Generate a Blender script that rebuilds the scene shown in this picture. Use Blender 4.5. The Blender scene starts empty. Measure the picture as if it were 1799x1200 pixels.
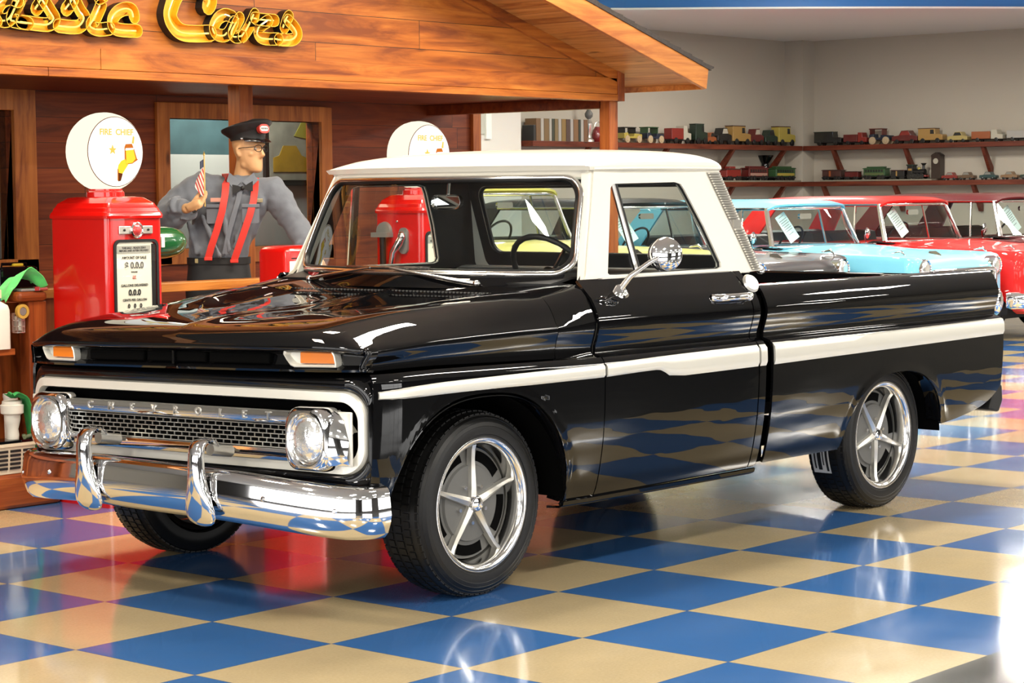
import bpy, bmesh, math, random
import numpy as np
from mathutils import Vector, Matrix
random.seed(7)
PI = math.pi
COL = bpy.context.scene.collection
sin, cos = math.sin, math.cos

def V(*a): return Vector(a)

def ip(x, xs, ys):
    """smooth (monotone cubic) interpolation"""
    n = len(xs)
    if x <= xs[0]: return ys[0]
    if x >= xs[-1]: return ys[-1]
    d = [(ys[i+1]-ys[i])/(xs[i+1]-xs[i]) for i in range(n-1)]
    i = 0
    while x > xs[i+1]: i += 1
    def m(k):
        if k == 0: return d[0]
        if k == n-1: return d[-1]
        if d[k-1]*d[k] <= 0: return 0.0
        return 2*d[k-1]*d[k]/(d[k-1]+d[k])
    h = xs[i+1]-xs[i]; t = (x-xs[i])/h
    return ((2*t**3-3*t*t+1)*ys[i]+(t**3-2*t*t+t)*h*m(i)
            + (-2*t**3+3*t*t)*ys[i+1]+(t**3-t*t)*h*m(i+1))

def lin(a, b, n): return [a+(b-a)*i/(n-1) for i in range(n)]

class MB:
    def __init__(s): s.v = []; s.f = []; s.mi = []
    def add(s, vs, fs, M=None, mi=0):
        b = len(s.v)
        for p in vs:
            p = Vector(p)
            s.v.append(M @ p if M is not None else p)
        for f in fs: s.f.append([b+i for i in f]); s.mi.append(mi)
        return s
    def box(s, c, d, M=None, mi=0):
        x, y, z = c; a, b, e = d[0]/2, d[1]/2, d[2]/2
        vs = [(x+i*a, y+j*b, z+k*e) for i in (-1, 1) for j in (-1, 1) for k in (-1, 1)]
        return s.add(vs, [(0,1,3,2),(4,6,7,5),(0,4,5,1),(2,3,7,6),(0,2,6,4),(1,5,7,3)], M, mi)
    def bx(s, x0, x1, y0, y1, z0, z1, M=None, mi=0):
        return s.box(((x0+x1)/2,(y0+y1)/2,(z0+z1)/2),(abs(x1-x0),abs(y1-y0),abs(z1-z0)),M,mi)
    def grid(s, rows, cu=False, cv=False, flip=False, mi=0, M=None):
        """rows: list of lists of points"""
        n, m = len(rows), len(rows[0]); vs = [p for r in rows for p in r]; fs = []
        for i in range(n if cu else n-1):
            for j in range(m if cv else m-1):
                a, b = i*m+j, i*m+(j+1) % m
                c, d = ((i+1) % n)*m+(j+1) % m, ((i+1) % n)*m+j
                fs.append((a,d,c,b) if flip else (a,b,c,d))
        return s.add(vs, fs, M, mi)
    def lathe(s, prof, o=(0,0,0), ax=(0,0,1), n=24, M=None, mi=0, a0=0.0, caps=True):
        ax = Vector(ax).normalized(); o = Vector(o)
        e1 = ax.orthogonal().normalized(); e2 = ax.cross(e1)
        rows = []
        for r, h in prof:
            rows.append([o+ax*h+(e1*cos(a0+2*PI*k/n)+e2*sin(a0+2*PI*k/n))*r for k in range(n)])
        s.grid(rows, cv=True, mi=mi, M=M)
        for r, i, fl in ((prof[0], 0, 1), (prof[-1], len(prof)-1, 0)):
            if caps and r[0] > 1e-6:
                s.add(rows[i], [list(range(n))[::-1] if fl else list(range(n))], M, mi)
        return s
    def cyl(s, p0, p1, r0, r1=None, n=16, M=None, mi=0):
        p0, p1 = Vector(p0), Vector(p1); r1 = r0 if r1 is None else r1
        d = p1-p0
        return s.lathe([(r0, 0), (r1, d.length)], p0, d, n, M, mi)
    def tube(s, pts, r, n=8, closed=False, M=None, mi=0, flat=None, up=None):
        pts = [Vector(p) for p in pts]; N = len(pts)
        rs = r if isinstance(r, (list, tuple)) else [r]*N
        rows = []; e1 = None
        for i, p in enumerate(pts):
            if closed: t = pts[(i+1) % N]-pts[i-1]
            else: t = pts[min(i+1, N-1)]-pts[max(i-1, 0)]
            t.normalize()
            if up is not None:
                e1 = Vector(up)-t*t.dot(Vector(up)); e1.normalize()
            elif e1 is None: e1 = t.orthogonal().normalized()
            else:
                e1 = e1-t*e1.dot(t)
                e1 = e1.normalized() if e1.length > 1e-6 else t.orthogonal().normalized()
            e2 = t.cross(e1); k2 = flat if flat else 1.0
            rows.append([p+(e1*cos(2*PI*k/n+PI/n)+e2*sin(2*PI*k/n+PI/n)*k2)*rs[i] for k in range(n)])
        s.grid(rows, cu=closed, cv=True, mi=mi, M=M)
        if not closed:
            s.add(rows[0], [list(range(n))[::-1]], M, mi); s.add(rows[-1], [list(range(n))], M, mi)
        return s
    def loft(s, rings, caps=True, M=None, mi=0):
        s.grid(rings, cv=True, mi=mi, M=M); n = len(rings[0])
        if caps:
            s.add(rings[0], [list(range(n))[::-1]], M, mi); s.add(rings[-1], [list(range(n))], M, mi)
        return s
    def ball(s, c, r, n=16, m=10, M=None, mi=0):
        r = r if isinstance(r, (list, tuple)) else (r, r, r)
        rows = []
        for i in range(m+1):
            a = -PI/2+PI*i/m; q = max(cos(a), 1e-4)
            rows.append([(c[0]+r[0]*q*cos(2*PI*k/n), c[1]+r[1]*q*sin(2*PI*k/n), c[2]+r[2]*sin(a)) for k in range(n)])
        return s.grid(rows, cv=True, mi=mi, M=M)
    def prism(s, poly, f0, f1, M=None, mi=0):
        n = len(poly); a = [f0(*p) for p in poly]; b = [f1(*p) for p in poly]
        s.add(a+b, [list(range(n))[::-1], list(range(n, 2*n))]+[(i,(i+1) % n,n+(i+1) % n,n+i) for i in range(n)], M, mi)
        return s
    def ring(s, lo, li, mi=0, M=None):
        return s.grid([lo, li], cv=True, mi=mi, M=M)
    def mirror_y(s):
        n = len(s.v); nf = len(s.f)
        s.v += [Vector((p.x, -p.y, p.z)) for p in s.v]
        s.f += [[n+i for i in f[::-1]] for f in s.f[:nf]]; s.mi += s.mi[:nf]
        return s
    def build(s, name, mat, parent=None, smooth=35, bevel=None, sub=0, solid=None, solid_off=-1, norm=True):
        me = bpy.data.meshes.new(name)
        me.from_pydata([tuple(p) for p in s.v], [], s.f)
        mats = mat if isinstance(mat, (list, tuple)) else [mat]
        for m in mats: me.materials.append(m)
        bm = bmesh.new(); bm.from_mesh(me)
        if len(mats) > 1:
            for f, i in zip(bm.faces, s.mi): f.material_index = i
        bmesh.ops.remove_doubles(bm, verts=bm.verts, dist=1e-5)
        if norm: bmesh.ops.recalc_face_normals(bm, faces=bm.faces)
        if smooth:
            lim = math.radians(smooth)
            for f in bm.faces: f.smooth = True
            for e in bm.edges:
                if len(e.link_faces) != 2 or e.calc_face_angle(0) > lim: e.smooth = False
        bm.to_mesh(me); bm.free()
        o = bpy.data.objects.new(name, me); COL.objects.link(o)
        if parent is not None: o.parent = parent
        if solid:
            md = o.modifiers.new('Solid', 'SOLIDIFY'); md.thickness = solid; md.offset = solid_off
        if bevel:
            md = o.modifiers.new('Bevel', 'BEVEL'); md.width = bevel; md.segments = 2
            md.limit_method = 'ANGLE'; md.angle_limit = math.radians(40)
        if sub:
            md = o.modifiers.new('Sub', 'SUBSURF'); md.levels = sub; md.render_levels = sub
        return o

def tag(o, label=None, cat=None, group=None, kind=None):
    if label: o['label'] = label
    if cat: o['category'] = cat
    if group: o['group'] = group
    if kind: o['kind'] = kind
    return o

def thing(name, label, cat, loc=(0,0,0), rz=0.0, group=None):
    o = bpy.data.objects.new(name, None); COL.objects.link(o)
    o.location = loc; o.rotation_euler = (0, 0, rz); o.empty_display_size = .1
    return tag(o, label, cat, group)

def struct(mb, name, mat, **k):
    return tag(mb.build(name, mat, **k), kind='structure')

def text(name, body, size, mat, parent, M, ext=.001, sp=1.0, align='CENTER', line=1.0, bold=0.0):
    """flat lettering; M maps text x,y,z to the parent's space"""
    cu = bpy.data.curves.new(name, 'FONT'); cu.body = body; cu.size = size; cu.extrude = ext
    cu.align_x = align; cu.align_y = 'CENTER'; cu.space_character = sp; cu.space_line = line
    cu.offset = bold; cu.resolution_u = 3
    cu.materials.append(mat)
    t = bpy.data.objects.new(name+'_raw', cu); COL.objects.link(t)
    dg = bpy.context.evaluated_depsgraph_get()
    me = bpy.data.meshes.new_from_object(t.evaluated_get(dg)); me.name = name
    bpy.data.objects.remove(t); bpy.data.curves.remove(cu)
    me.transform(M)
    o = bpy.data.objects.new(name, me); COL.objects.link(o); o.parent = parent
    return o

def frame(o, x, y, z=None):
    """matrix with origin o and axes x,y"""
    x = Vector(x).normalized(); y = Vector(y).normalized(); z = x.cross(y).normalized(); y = z.cross(x)
    return Matrix(((x.x,y.x,z.x,o[0]),(x.y,y.y,z.y,o[1]),(x.z,y.z,z.z,o[2]),(0,0,0,1)))

def rrect(w, h, r, n=5):
    """rounded rectangle loop, half sizes w,h"""
    out = []
    for cx, cy, a in ((w-r,h-r,0),(-w+r,h-r,PI/2),(-w+r,-h+r,PI),(w-r,-h+r,3*PI/2)):
        for k in range(n+1):
            t = a+PI/2*k/n; out.append((cx+r*cos(t), cy+r*sin(t)))
    return out

def remesh(mbs, name, mat, parent, voxel=.012, iters=4, disp=0):
    """weld several closed shells into one continuous smooth mesh"""
    m = MB()
    for q in mbs: m.add(q.v, q.f)
    o = m.build(name+'_raw', mat, smooth=None)
    md = o.modifiers.new('R', 'REMESH'); md.mode = 'VOXEL'; md.voxel_size = voxel
    if iters:
        md = o.modifiers.new('S', 'SMOOTH'); md.iterations = iters; md.factor = .5
    if disp:
        tx = bpy.data.textures.new('folds', 'CLOUDS'); tx.noise_scale = .085; tx.noise_depth = 1
        md = o.modifiers.new('D', 'DISPLACE'); md.texture = tx; md.strength = disp; md.mid_level = .5
    dg = bpy.context.evaluated_depsgraph_get()
    me = bpy.data.meshes.new_from_object(o.evaluated_get(dg))
    raw = o.data; bpy.data.objects.remove(o); bpy.data.meshes.remove(raw)
    me.name = name
    me.materials.clear(); me.materials.append(mat)
    for p in me.polygons: p.use_smooth = True
    r = bpy.data.objects.new(name, me); COL.objects.link(r)
    if parent is not None: r.parent = parent
    return r

# ---------------------------------------------------------------- materials
class NT:
    def __init__(s, name):
        s.m = bpy.data.materials.new(name); s.m.use_nodes = True
        s.t = s.m.node_tree; s.t.nodes.clear(); s.out = s.n('ShaderNodeOutputMaterial')
    def n(s, typ, **k):
        nd = s.t.nodes.new(typ)
        for a, v in k.items():
            if a.startswith('i_'):
                key = a[2:]; key = int(key) if key.isdigit() else key.replace('_', ' ')
                s.set(nd.inputs[key], v)
            else: setattr(nd, a, v)
        return nd
    def set(s, inp, v):
        if isinstance(v, bpy.types.NodeSocket): s.t.links.new(v, inp)
        elif isinstance(v, (tuple, list)) and len(v) == 3 and inp.type == 'RGBA': inp.default_value = (*v, 1)
        else: inp.default_value = v
    def math(s, op, a, b=None, c=None):
        nd = s.n('ShaderNodeMath', operation=op)
        for i, v in enumerate((a, b, c)):
            if v is not None: s.set(nd.inputs[i], v)
        return nd.outputs[0]
    def mix(s, f, a, b, blend='MIX'):
        nd = s.n('ShaderNodeMix', data_type='RGBA', blend_type=blend)
        s.set(nd.inputs[0], f); s.set(nd.inputs[6], a); s.set(nd.inputs[7], b)
        return nd.outputs[2]
    def ramp(s, f, stops):
        nd = s.n('ShaderNodeValToRGB'); cr = nd.color_ramp
        while len(cr.elements) < len(stops): cr.elements.new(.5)
        for e, (p, c) in zip(cr.elements, stops):
            e.position = p; e.color = (*c, 1) if len(c) == 3 else c
        s.set(nd.inputs[0], f); return nd.outputs[0]
    def pos(s): return s.n('ShaderNodeTexCoord').outputs['Object']
    def mapping(s, vec, scale=(1,1,1), loc=(0,0,0)):
        return s.n('ShaderNodeMapping', i_Vector=vec, i_Scale=scale, i_Location=loc).outputs[0]
    def noise(s, vec, scale, detail=4, rough=.5, dist=0):
        return s.n('ShaderNodeTexNoise', i_Vector=vec, i_Scale=scale, i_Detail=detail, i_Roughness=rough, i_Distortion=dist).outputs[0]
    def bump(s, h, strength=.2, dist=.01):
        return s.n('ShaderNodeBump', i_Height=h, i_Strength=strength, i_Distance=dist).outputs[0]
    def bsdf(s, **k):
        nd = s.n('ShaderNodeBsdfPrincipled')
        for a, v in k.items(): s.set(nd.inputs[a.replace('_', ' ')], v)
        s.t.links.new(nd.outputs[0], s.out.inputs[0]); return nd

def mat(name, col, rough=.5, metal=0.0, coat=0.0, var=0.0, vscale=20, bump=0.0, bscale=60, spec=.5, coat_rough=.03, emit=None, es=1.0, sheen=0.0):
    N = NT(name); p = N.pos(); c = col
    if var:
        c = N.mix(N.noise(p, vscale), tuple(max(0, x*(1-var)) for x in col), tuple(min(1, x*(1+var)) for x in col))
    k = dict(Base_Color=c, Roughness=rough, Metallic=metal, Coat_Weight=coat, Coat_Roughness=coat_rough, Specular_IOR_Level=spec)
    if bump: k['Normal'] = N.bump(N.noise(p, bscale), bump, .004)
    if emit: k['Emission_Color'] = emit; k['Emission_Strength'] = es
    if sheen: k['Sheen_Weight'] = sheen
    N.bsdf(**k); return N.m

def wood(name, c1, c2, c3, grain='X', plank=None, psize=.2, ends=None, gap=(.02,.008,.003), rough=.45, gapw=.02, tone=.25, coat=.0):
    """boards: grain runs along one axis, boards stack along another"""
    N = NT(name); p = N.pos()
    sp = N.n('ShaderNodeSeparateXYZ', i_0=p); ax = {'X':0,'Y':1,'Z':2}
    g = sp.outputs[ax[grain]]
    k = [3.2, 3.2, 3.2]; k[ax[grain]] = .35
    fac = 0.0; vec = p
    if plank:
        h = N.math('DIVIDE', sp.outputs[ax[plank]], psize); cell = N.math('FLOOR', h); fr = N.math('FRACT', h)
        rnd = N.n('ShaderNodeTexWhiteNoise', noise_dimensions='1D', i_W=cell).outputs[0]
        if ends:
            gg = N.math('ADD', N.math('DIVIDE', g, ends), N.math('MULTIPLY', rnd, 7.3))
            cell2 = N.math('ADD', N.math('MULTIPLY', cell, 17.0), N.math('FLOOR', gg)); fe = N.math('FRACT', gg)
            rnd = N.n('ShaderNodeTexWhiteNoise', noise_dimensions='1D', i_W=cell2).outputs[0]
        off = N.n('ShaderNodeCombineXYZ', i_0=N.math('MULTIPLY', rnd, 13.0), i_1=N.math('MULTIPLY', rnd, 7.0), i_2=N.math('MULTIPLY', rnd, 29.0)).outputs[0]
        vec = N.n('ShaderNodeVectorMath', operation='ADD', i_0=p, i_1=off).outputs[0]
    m = N.mapping(vec, tuple(k))
    n1 = N.noise(m, 3.0, 6, .6, 1.2)
    k2 = [60, 60, 60]; k2[ax[grain]] = 1.6
    n2 = N.noise(N.mapping(vec, tuple(k2)), 1.0, 3, .6)
    col = N.ramp(n1, [(.34, c3), (.47, c1), (.66, c2)])
    col = N.mix(N.ramp(n2, [(.45,(0,0,0)),(.75,(.6,.6,.6))]), col, c3, 'MIX')
    # knots
    kk = [9.0, 9.0, 9.0]; kk[ax[grain]] = 3.2
    vo = N.n('ShaderNodeTexVoronoi', i_Vector=N.mapping(vec, tuple(kk)), i_Scale=.55)
    kn = N.ramp(vo.outputs['Distance'], [(.035, (1,1,1)), (.11, (0,0,0))])
    col = N.mix(N.math('MULTIPLY', kn, .75), col, tuple(x*.28 for x in c3))
    h = n2
    if plank:
        col = N.mix(N.math('MULTIPLY', rnd, tone), col, tuple(x*.55 for x in c1))
        ed = N.math('LESS_THAN', fr, gapw)
        if ends: ed = N.math('MAXIMUM', ed, N.math('LESS_THAN', fe, .004/ends))
        col = N.mix(ed, col, gap)
        h = N.math('SUBTRACT', N.math('MULTIPLY', n2, .3), N.math('MULTIPLY', ed, 2.0))
    N.bsdf(Base_Color=col, Roughness=rough, Specular_IOR_Level=.3, Coat_Weight=coat*.5, Coat_Roughness=.25, Normal=N.bump(h, .25, .004))
    return N.m

def glass(name, tint=(.8,.86,.86), rough=0.0, ior=1.5):
    N = NT(name)
    lw = N.n('ShaderNodeLayerWeight', i_Blend=.5).outputs['Facing']
    fr = N.math('ADD', .04, N.math('MULTIPLY', .96, N.math('POWER', lw, 5.0)))
    tr = N.n('ShaderNodeBsdfTransparent', i_Color=tint); gl = N.n('ShaderNodeBsdfGlossy', i_Roughness=rough)
    mx = N.n('ShaderNodeMixShader', i_0=fr); N.t.links.new(tr.outputs[0], mx.inputs[1]); N.t.links.new(gl.outputs[0], mx.inputs[2])
    N.t.links.new(mx.outputs[0], N.out.inputs[0]); return N.m

def emis(name, col, st):
    N = NT(name); e = N.n('ShaderNodeEmission', i_Color=col, i_Strength=st); N.t.links.new(e.outputs[0], N.out.inputs[0]); return N.m

M = {}
def paint(name, col):
    N = NT(name); p = N.pos()
    b = N.bump(N.noise(N.mapping(p, (1.1,1.1,5.0)), 1.6, 2, .5), .035, .05)
    N.bsdf(Base_Color=col, Roughness=.5, Specular_IOR_Level=0.0, Coat_Weight=1.0, Coat_Roughness=.008, Coat_Normal=b)
    return N.m
M['black_paint'] = paint('black_paint', (.003,.003,.0035))
M['black_flat'] = mat('black_paint', (.003,.003,.0035), .5, coat=1.0, coat_rough=.008, spec=0.0)
M['white_paint'] = mat('cream_white_paint', (.86,.83,.73), .3, coat=.8, coat_rough=.04)
M['chrome'] = mat('chrome', (.86,.86,.87), .06, 1.0)
M['satin'] = mat('satin_aluminium', (.82,.80,.74), .28, .9)
M['trim_white'] = mat('anodised_cream_trim', (.80,.78,.70), .32, .35, coat=.3)
M['polish'] = mat('polished_aluminium', (.80,.79,.77), .14, 1.0)
M['wheel_grey'] = mat('wheel_grey', (.12,.12,.115), .5, .2)
M['rubber'] = mat('rubber', (.006,.006,.006), .42, var=.2, spec=.35)
M['dark'] = mat('matt_black', (.006,.006,.006), .6)
M['void'] = mat('deep_shade_black', (.0015,.0015,.0015), .9, spec=.05)  # near-black standing in for shade inside slots, recesses and wheel wells
M['dark_vinyl'] = mat('black_vinyl', (.010,.010,.010), .5, bump=.1)
M['amber'] = mat('amber_lens', (.75,.20,.02), .15, coat=1)
M['glass'] = glass('clear_glass', (.88,.92,.91))
M['glass_dark'] = glass('tinted_glass', (.55,.63,.60))
M['lens'] = mat('headlight_lens', (.92,.93,.91), .13, .8, coat=1.0, bump=1.0, bscale=30)
M['red'] = mat('red_enamel', (.60,.006,.004), .25, coat=.8, var=.06, vscale=3)
M['toy_red'] = mat('toy_red', (.35,.02,.015), .35, coat=.3)
M['cream'] = mat('cream_enamel', (.80,.72,.48), .4)
M['ink'] = mat('black_ink', (.03,.03,.03), .6)
M['redink'] = mat('red_ink', (.5,.05,.03), .6)
M['wall'] = mat('painted_wall', (.42,.385,.32), .85, var=.04, vscale=.6, bump=.05, bscale=120)
M['wall_light'] = mat('painted_wall_light', (.62,.60,.54), .8, var=.03, vscale=.8)
M['wall_dim'] = mat('dark_panel_wall', (.045,.042,.04), .8, var=.1, vscale=.8)
M['ceiling'] = mat('ceiling_paint', (.62,.60,.56), .8, var=.03, vscale=.6)
M['blue_soffit'] = mat('blue_soffit', (.02,.15,.45), .5)
M['soffit_cream'] = mat('cream_soffit', (.62,.55,.36), .5)
O1, O2, O3 = (.37,.100,.010), (.54,.180,.026), (.17,.036,.005)
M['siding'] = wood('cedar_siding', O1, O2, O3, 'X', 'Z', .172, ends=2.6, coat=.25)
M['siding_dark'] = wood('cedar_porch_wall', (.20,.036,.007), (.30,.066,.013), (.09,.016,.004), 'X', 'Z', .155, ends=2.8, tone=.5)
M['timber_x'] = wood('cedar_beam', O1, O2, O3, 'X', coat=.25)
M['timber_z'] = wood('cedar_post', (.34,.085,.016), (.46,.14,.028), (.18,.04,.008), 'Z', coat=.2)
M['timber_y'] = wood('cedar_soffit', (.55,.24,.055), (.68,.32,.09), (.32,.10,.02), 'Y', 'X', .09, tone=.4)
M['rail'] = wood('cedar_rail', (.58,.22,.04), (.68,.28,.06), (.38,.11,.02), 'X', coat=.3)
M['bench'] = wood('stained_bench', (.26,.055,.010), (.36,.09,.018), (.13,.026,.005), 'Z', coat=.2)
M['bench_x'] = wood('stained_bench_board', (.26,.055,.010), (.38,.10,.02), (.13,.026,.005), 'X', coat=.2)
M['shelf'] = wood('mahogany_shelf', (.11,.022,.010), (.15,.034,.015), (.06,.011,.005), 'X', rough=.4, coat=.2)
M['shelf_y'] = wood('mahogany_shelf_side', (.11,.022,.010), (.15,.034,.015), (.06,.011,.005), 'Y', rough=.4, coat=.2)
M['shingle'] = mat('asphalt_shingle', (.055,.045,.04), .9, var=.5, vscale=60, bump=.6, bscale=90)
# ---------------------------------------------------------------- room
T = .6096
def floor_mat():
    N = NT('waxed_checker_tiles'); p = N.pos()
    q = N.mapping(p, (1/T, 1/T, 1), (0, 0, .5))
    sp = N.n('ShaderNodeSeparateXYZ', i_0=q)
    par = N.math('ADD', N.math('FLOOR', sp.outputs[0]), N.math('FLOOR', sp.outputs[1]))
    odd = N.math('GREATER_THAN', N.math('FRACT', N.math('MULTIPLY', par, .5)), .25)
    sp2 = N.noise(p, 90, 3, .6); sp3 = N.noise(p, 7, 4, .6)
    blue = N.mix(sp2, (.022,.105,.33), (.045,.175,.46))
    cream = N.mix(sp2, (.47,.355,.185), (.66,.53,.31))
    c = N.mix(odd, blue, cream)
    c = N.mix(N.math('MULTIPLY', sp3, .22), c, (.12,.13,.14))
    # joints between tiles
    fx = N.math('ABSOLUTE', N.math('SUBTRACT', N.math('FRACT', sp.outputs[0]), .5))
    fy = N.math('ABSOLUTE', N.math('SUBTRACT', N.math('FRACT', sp.outputs[1]), .5))
    j = N.math('GREATER_THAN', N.math('MAXIMUM', fx, fy), .4965)
    c = N.mix(N.math('MULTIPLY', j, .5), c, (.10,.10,.09))
    # dark aisle along the near edge
    s0 = N.n('ShaderNodeSeparateXYZ', i_0=p)
    near = N.math('LESS_THAN', s0.outputs[1], -3*T)
    dk = N.mix(sp2, (.025,.027,.028), (.085,.09,.09))
    c = N.mix(near, c, dk)
    rough = N.math('ADD', .07, N.math('MULTIPLY', N.noise(p, 3.0, 3), .12))
    b = N.bump(N.noise(p, 2.2, 2), .06, .02)
    N.bsdf(Base_Color=c, Roughness=rough, Specular_IOR_Level=.55, Coat_Weight=.35, Coat_Roughness=.06, Normal=b)
    return N.m
M['floor'] = floor_mat()
RX0, RX1, RY0, RY1, CH = -13.0, 21.5, -13.0, 12.6, 3.74
struct(MB().bx(RX0-.2, RX1+.4, RY0-.2, RY1+.4, -.1, 0), 'floor', M['floor'])
struct(MB().bx(RX0-.2, RX1+.4, RY0-.2, RY1+.4, CH, CH+.1), 'ceiling', M['ceiling'])
struct(MB().bx(RX0-.2, RX1+.3, RY1, RY1+.2, 0, CH), 'wall_back', M['wall'])
struct(MB().bx(RX1, RX1+.2, RY0-.2, RY1, 0, CH), 'wall_right', M['wall'])
struct(MB().bx(RX0-.2, RX1+.3, RY0-.2, RY0, 0, CH), 'wall_front', M['wall_dim'])
struct(MB().bx(RX0-.2, RX0, RY0, RY1, 0, CH), 'wall_left', M['wall_dim'])
# corner pilaster
struct(MB().bx(RX1-.30, RX1, RY1-.32, RY1, 0, CH), 'trim_1', M['wall'])
# light painted return wall beside the cabin, with a white framed window
struct(MB().bx(11.5, 14.88, RY1-.25, RY1, 0, CH), 'wall_return', M['wall_light'])
w6 = struct(MB().bx(13.2,14.05,RY1-.29,RY1-.25,2.20,2.26).bx(13.98,14.05,RY1-.29,RY1-.25,2.2,3.2).bx(14.18,14.28,RY1-.29,RY1-.25,2.2,3.2).bx(13.2,14.28,RY1-.29,RY1-.25,3.14,3.2), 'window_6', mat('white_window_paint', (.75,.74,.68), .6))
MB().bx(13.2,14.2,RY1-.27,RY1-.252,2.26,3.14).build('pane', mat('pale_blind', (.45,.45,.38), .7), w6)
# blue bulkhead band hanging from the ceiling
bp = [(11.2,11.2),(12.2,10.0),(13.0,9.25),(13.6,8.55),(14.3,7.8),(15.1,7.0),(15.9,6.25),(16.9,5.4),(18.0,4.5),(21.4,1.9)]
m = MB()
n_ = Vector((-.72,-.69,0))*.06
m.loft([[(x,y,CH),(x,y,3.53),(x+n_.x,y+n_.y,3.53),(x+n_.x,y+n_.y,CH)] for x, y in bp])
struct(m, 'trim_10', M['blue_soffit'], smooth=None)
m = MB(); m.loft([[(x-.01,y-.01,3.53),(x-.01,y-.01,3.512),(x+n_.x*1.3,y+n_.y*1.3,3.512),(x+n_.x*1.3,y+n_.y*1.3,3.53)] for x, y in bp])
struct(m, 'trim_11', mat('white_cove', (.72,.71,.66), .6), smooth=None)
# windows of the show room, behind and beside the camera
def lit_window(n, x0, x1, y0, y1, z0, z1, axis, strength):
    m = MB(); f = MB()
    if axis == 'x':   # on wall_left, faces +x
        m.bx(RX0, RX0+.02, y0, y1, z0, z1)
        for y in lin(y0, y1, 9): f.bx(RX0, RX0+.07, y-.03, y+.03, z0, z1)
        for z in (z0, (z0+z1)/2, z1): f.bx(RX0, RX0+.07, y0-.03, y1+.03, z-.03, z+.03)
    else:             # on wall_front, faces +y
        m.bx(x0, x1, RY0, RY0+.02, z0, z1)
        for x in lin(x0, x1, 5): f.bx(x-.03, x+.03, RY0, RY0+.07, z0, z1)
        for z in (z0, (z0+z1)/2, z1): f.bx(x0-.03, x1+.03, RY0, RY0+.07, z-.03, z+.03)
    w = struct(f, 'window_%d' % n, M['dark'])
    m.build('pane', emis('daylight_%d' % n, (1,.98,.95), strength), w)
lit_window(2, 0, 0, -9.5, 8.2, .5, 3.3, 'x', 3.6)
lit_window(3, 2, 12, 0, 0, .9, 3.2, 'y', 4.0)
lit_window(4, -10.5, -3, 0, 0, .9, 3.2, 'y', 4.0)
# fluorescent lamps at the ceiling
def lamp(x, y, z, sx, sy, power, col=(1,.94,.84)):
    l = bpy.data.lights.new('ceiling_or_fill_light', 'AREA'); l.shape = 'RECTANGLE'; l.size = sx; l.size_y = sy
    l.energy = power; l.color = col
    o = bpy.data.objects.new('ceiling_or_fill_light', l); COL.objects.link(o); o.location = (x, y, z); return o
for x in (-9, -4.5, 0, 4.5, 9, 13.5, 18):
    for y in (-9.5, -6, -2.5, 1.2):
        lamp(x+(2.0 if x == 0 and y > 1 else 0), y, CH-.05, 1.25, .35, 85)
for x in (9, 13, 17.5):
    for y in (3.6, 6.6, 9.8):
        lamp(x, y, CH-.05, 1.25, .35, 120)
# unseen warm area lights added to wash the cabin front and porch
for x in (-2, 1, 4):
    lamp(x, 2.2, CH-.2, .5, .5, 60, (1,.86,.66))
W = bpy.data.worlds.new('World'); bpy.context.scene.world = W; W.use_nodes = True
W.node_tree.nodes['Background'].inputs[0].default_value = (1,.97,.92,1)
W.node_tree.nodes['Background'].inputs[1].default_value = .05
# ---------------------------------------------------------------- pickup truck (local: +x to the tail, -y driver side)
TR = thing('pickup_truck', 'glossy black pickup truck with a cream white roof and chrome bumper on the checkered floor', 'truck', (.335, 1.08, 0))
M['trim_shadow'] = mat('trim_groove_shade', (.30,.28,.25), .5, .4)  # backing darkened in colour for the shade between the ribs
BP, WP, CHR = M['black_paint'], M['white_paint'], M['chrome']
FA, RA = .03, 2.95                       # axles
PZ = [.28,.31,.36,.44,.55,.66,.75,.79,.845,.866,.876,.888,.91,.95,.985,1.003,1.02,1.05,1.08,1.10,1.12,1.145,1.165,1.18]
PY = [.905,.925,.948,.967,.985,.994,.997,.997,.995,.985,.955,.944,.944,.956,.965,.968,.966,.957,.942,.930,.914,.890,.866,.845]
def wz(z): return ip(z, PZ, PY)
def nose(x):                              # plan-view rounding of the front corner
    return .026*max(0, (-.50-x)/.12)**2
def arch_f(x):
    d = abs((x+.045)/.515)
    return .26+.515*(1-d**2.5)**(1/2.2) if d < 1 else .0
def arch_r(x):
    d = abs((x-RA+.01)/.475)
    return .22+.445*(1-d**2.5)**(1/2.2) if d < 1 else .0
def arch_pts(f, c, w, n=40):
    return [(c+w*.9999*sin(PI/2*t), f(c+w*.9999*sin(PI/2*t))) for t in lin(-1, 1, n)]
AF, AR = arch_pts(arch_f, -.045, .515), arch_pts(arch_r, RA-.01, .475)
UPZ = [.79,.82,.845,.858,.866,.871,.876,.882,.888,.90,.92,.95,.975,.992,1.003,1.014,1.03,1.05,1.07,1.085,1.10]
def flare(x, z, A):
    d = min(math.hypot(x-a, z-b) for a, b in A)
    return .003*math.exp(-(d/.03)**2)
def side(name, xs, low, top, A=None, front=False, extra=None, parent=TR, mats=BP, s=-1, kind=None):
    m = MB(); rows = []
    for x in xs:
        zl = low(x); zt = top(x) if callable(top) else top
        zs = [zl+(.775-zl)*k/14 for k in range(15)] + [z for z in UPZ if z < zt-.004]+[zt]
        r = []
        for z in zs:
            y = wz(z)
            if front: y -= nose(x)
            if A: y += flare(x, z, A)
            r.append((x, s*y, z))
        if extra: r += [(x, s*y, z) for y, z in extra]
        rows.append(r)
    m.grid(rows)
    o = m.build(name, mats, parent, smooth=50, solid=.012, solid_off=1 if s > 0 else 1)
    return o
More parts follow.
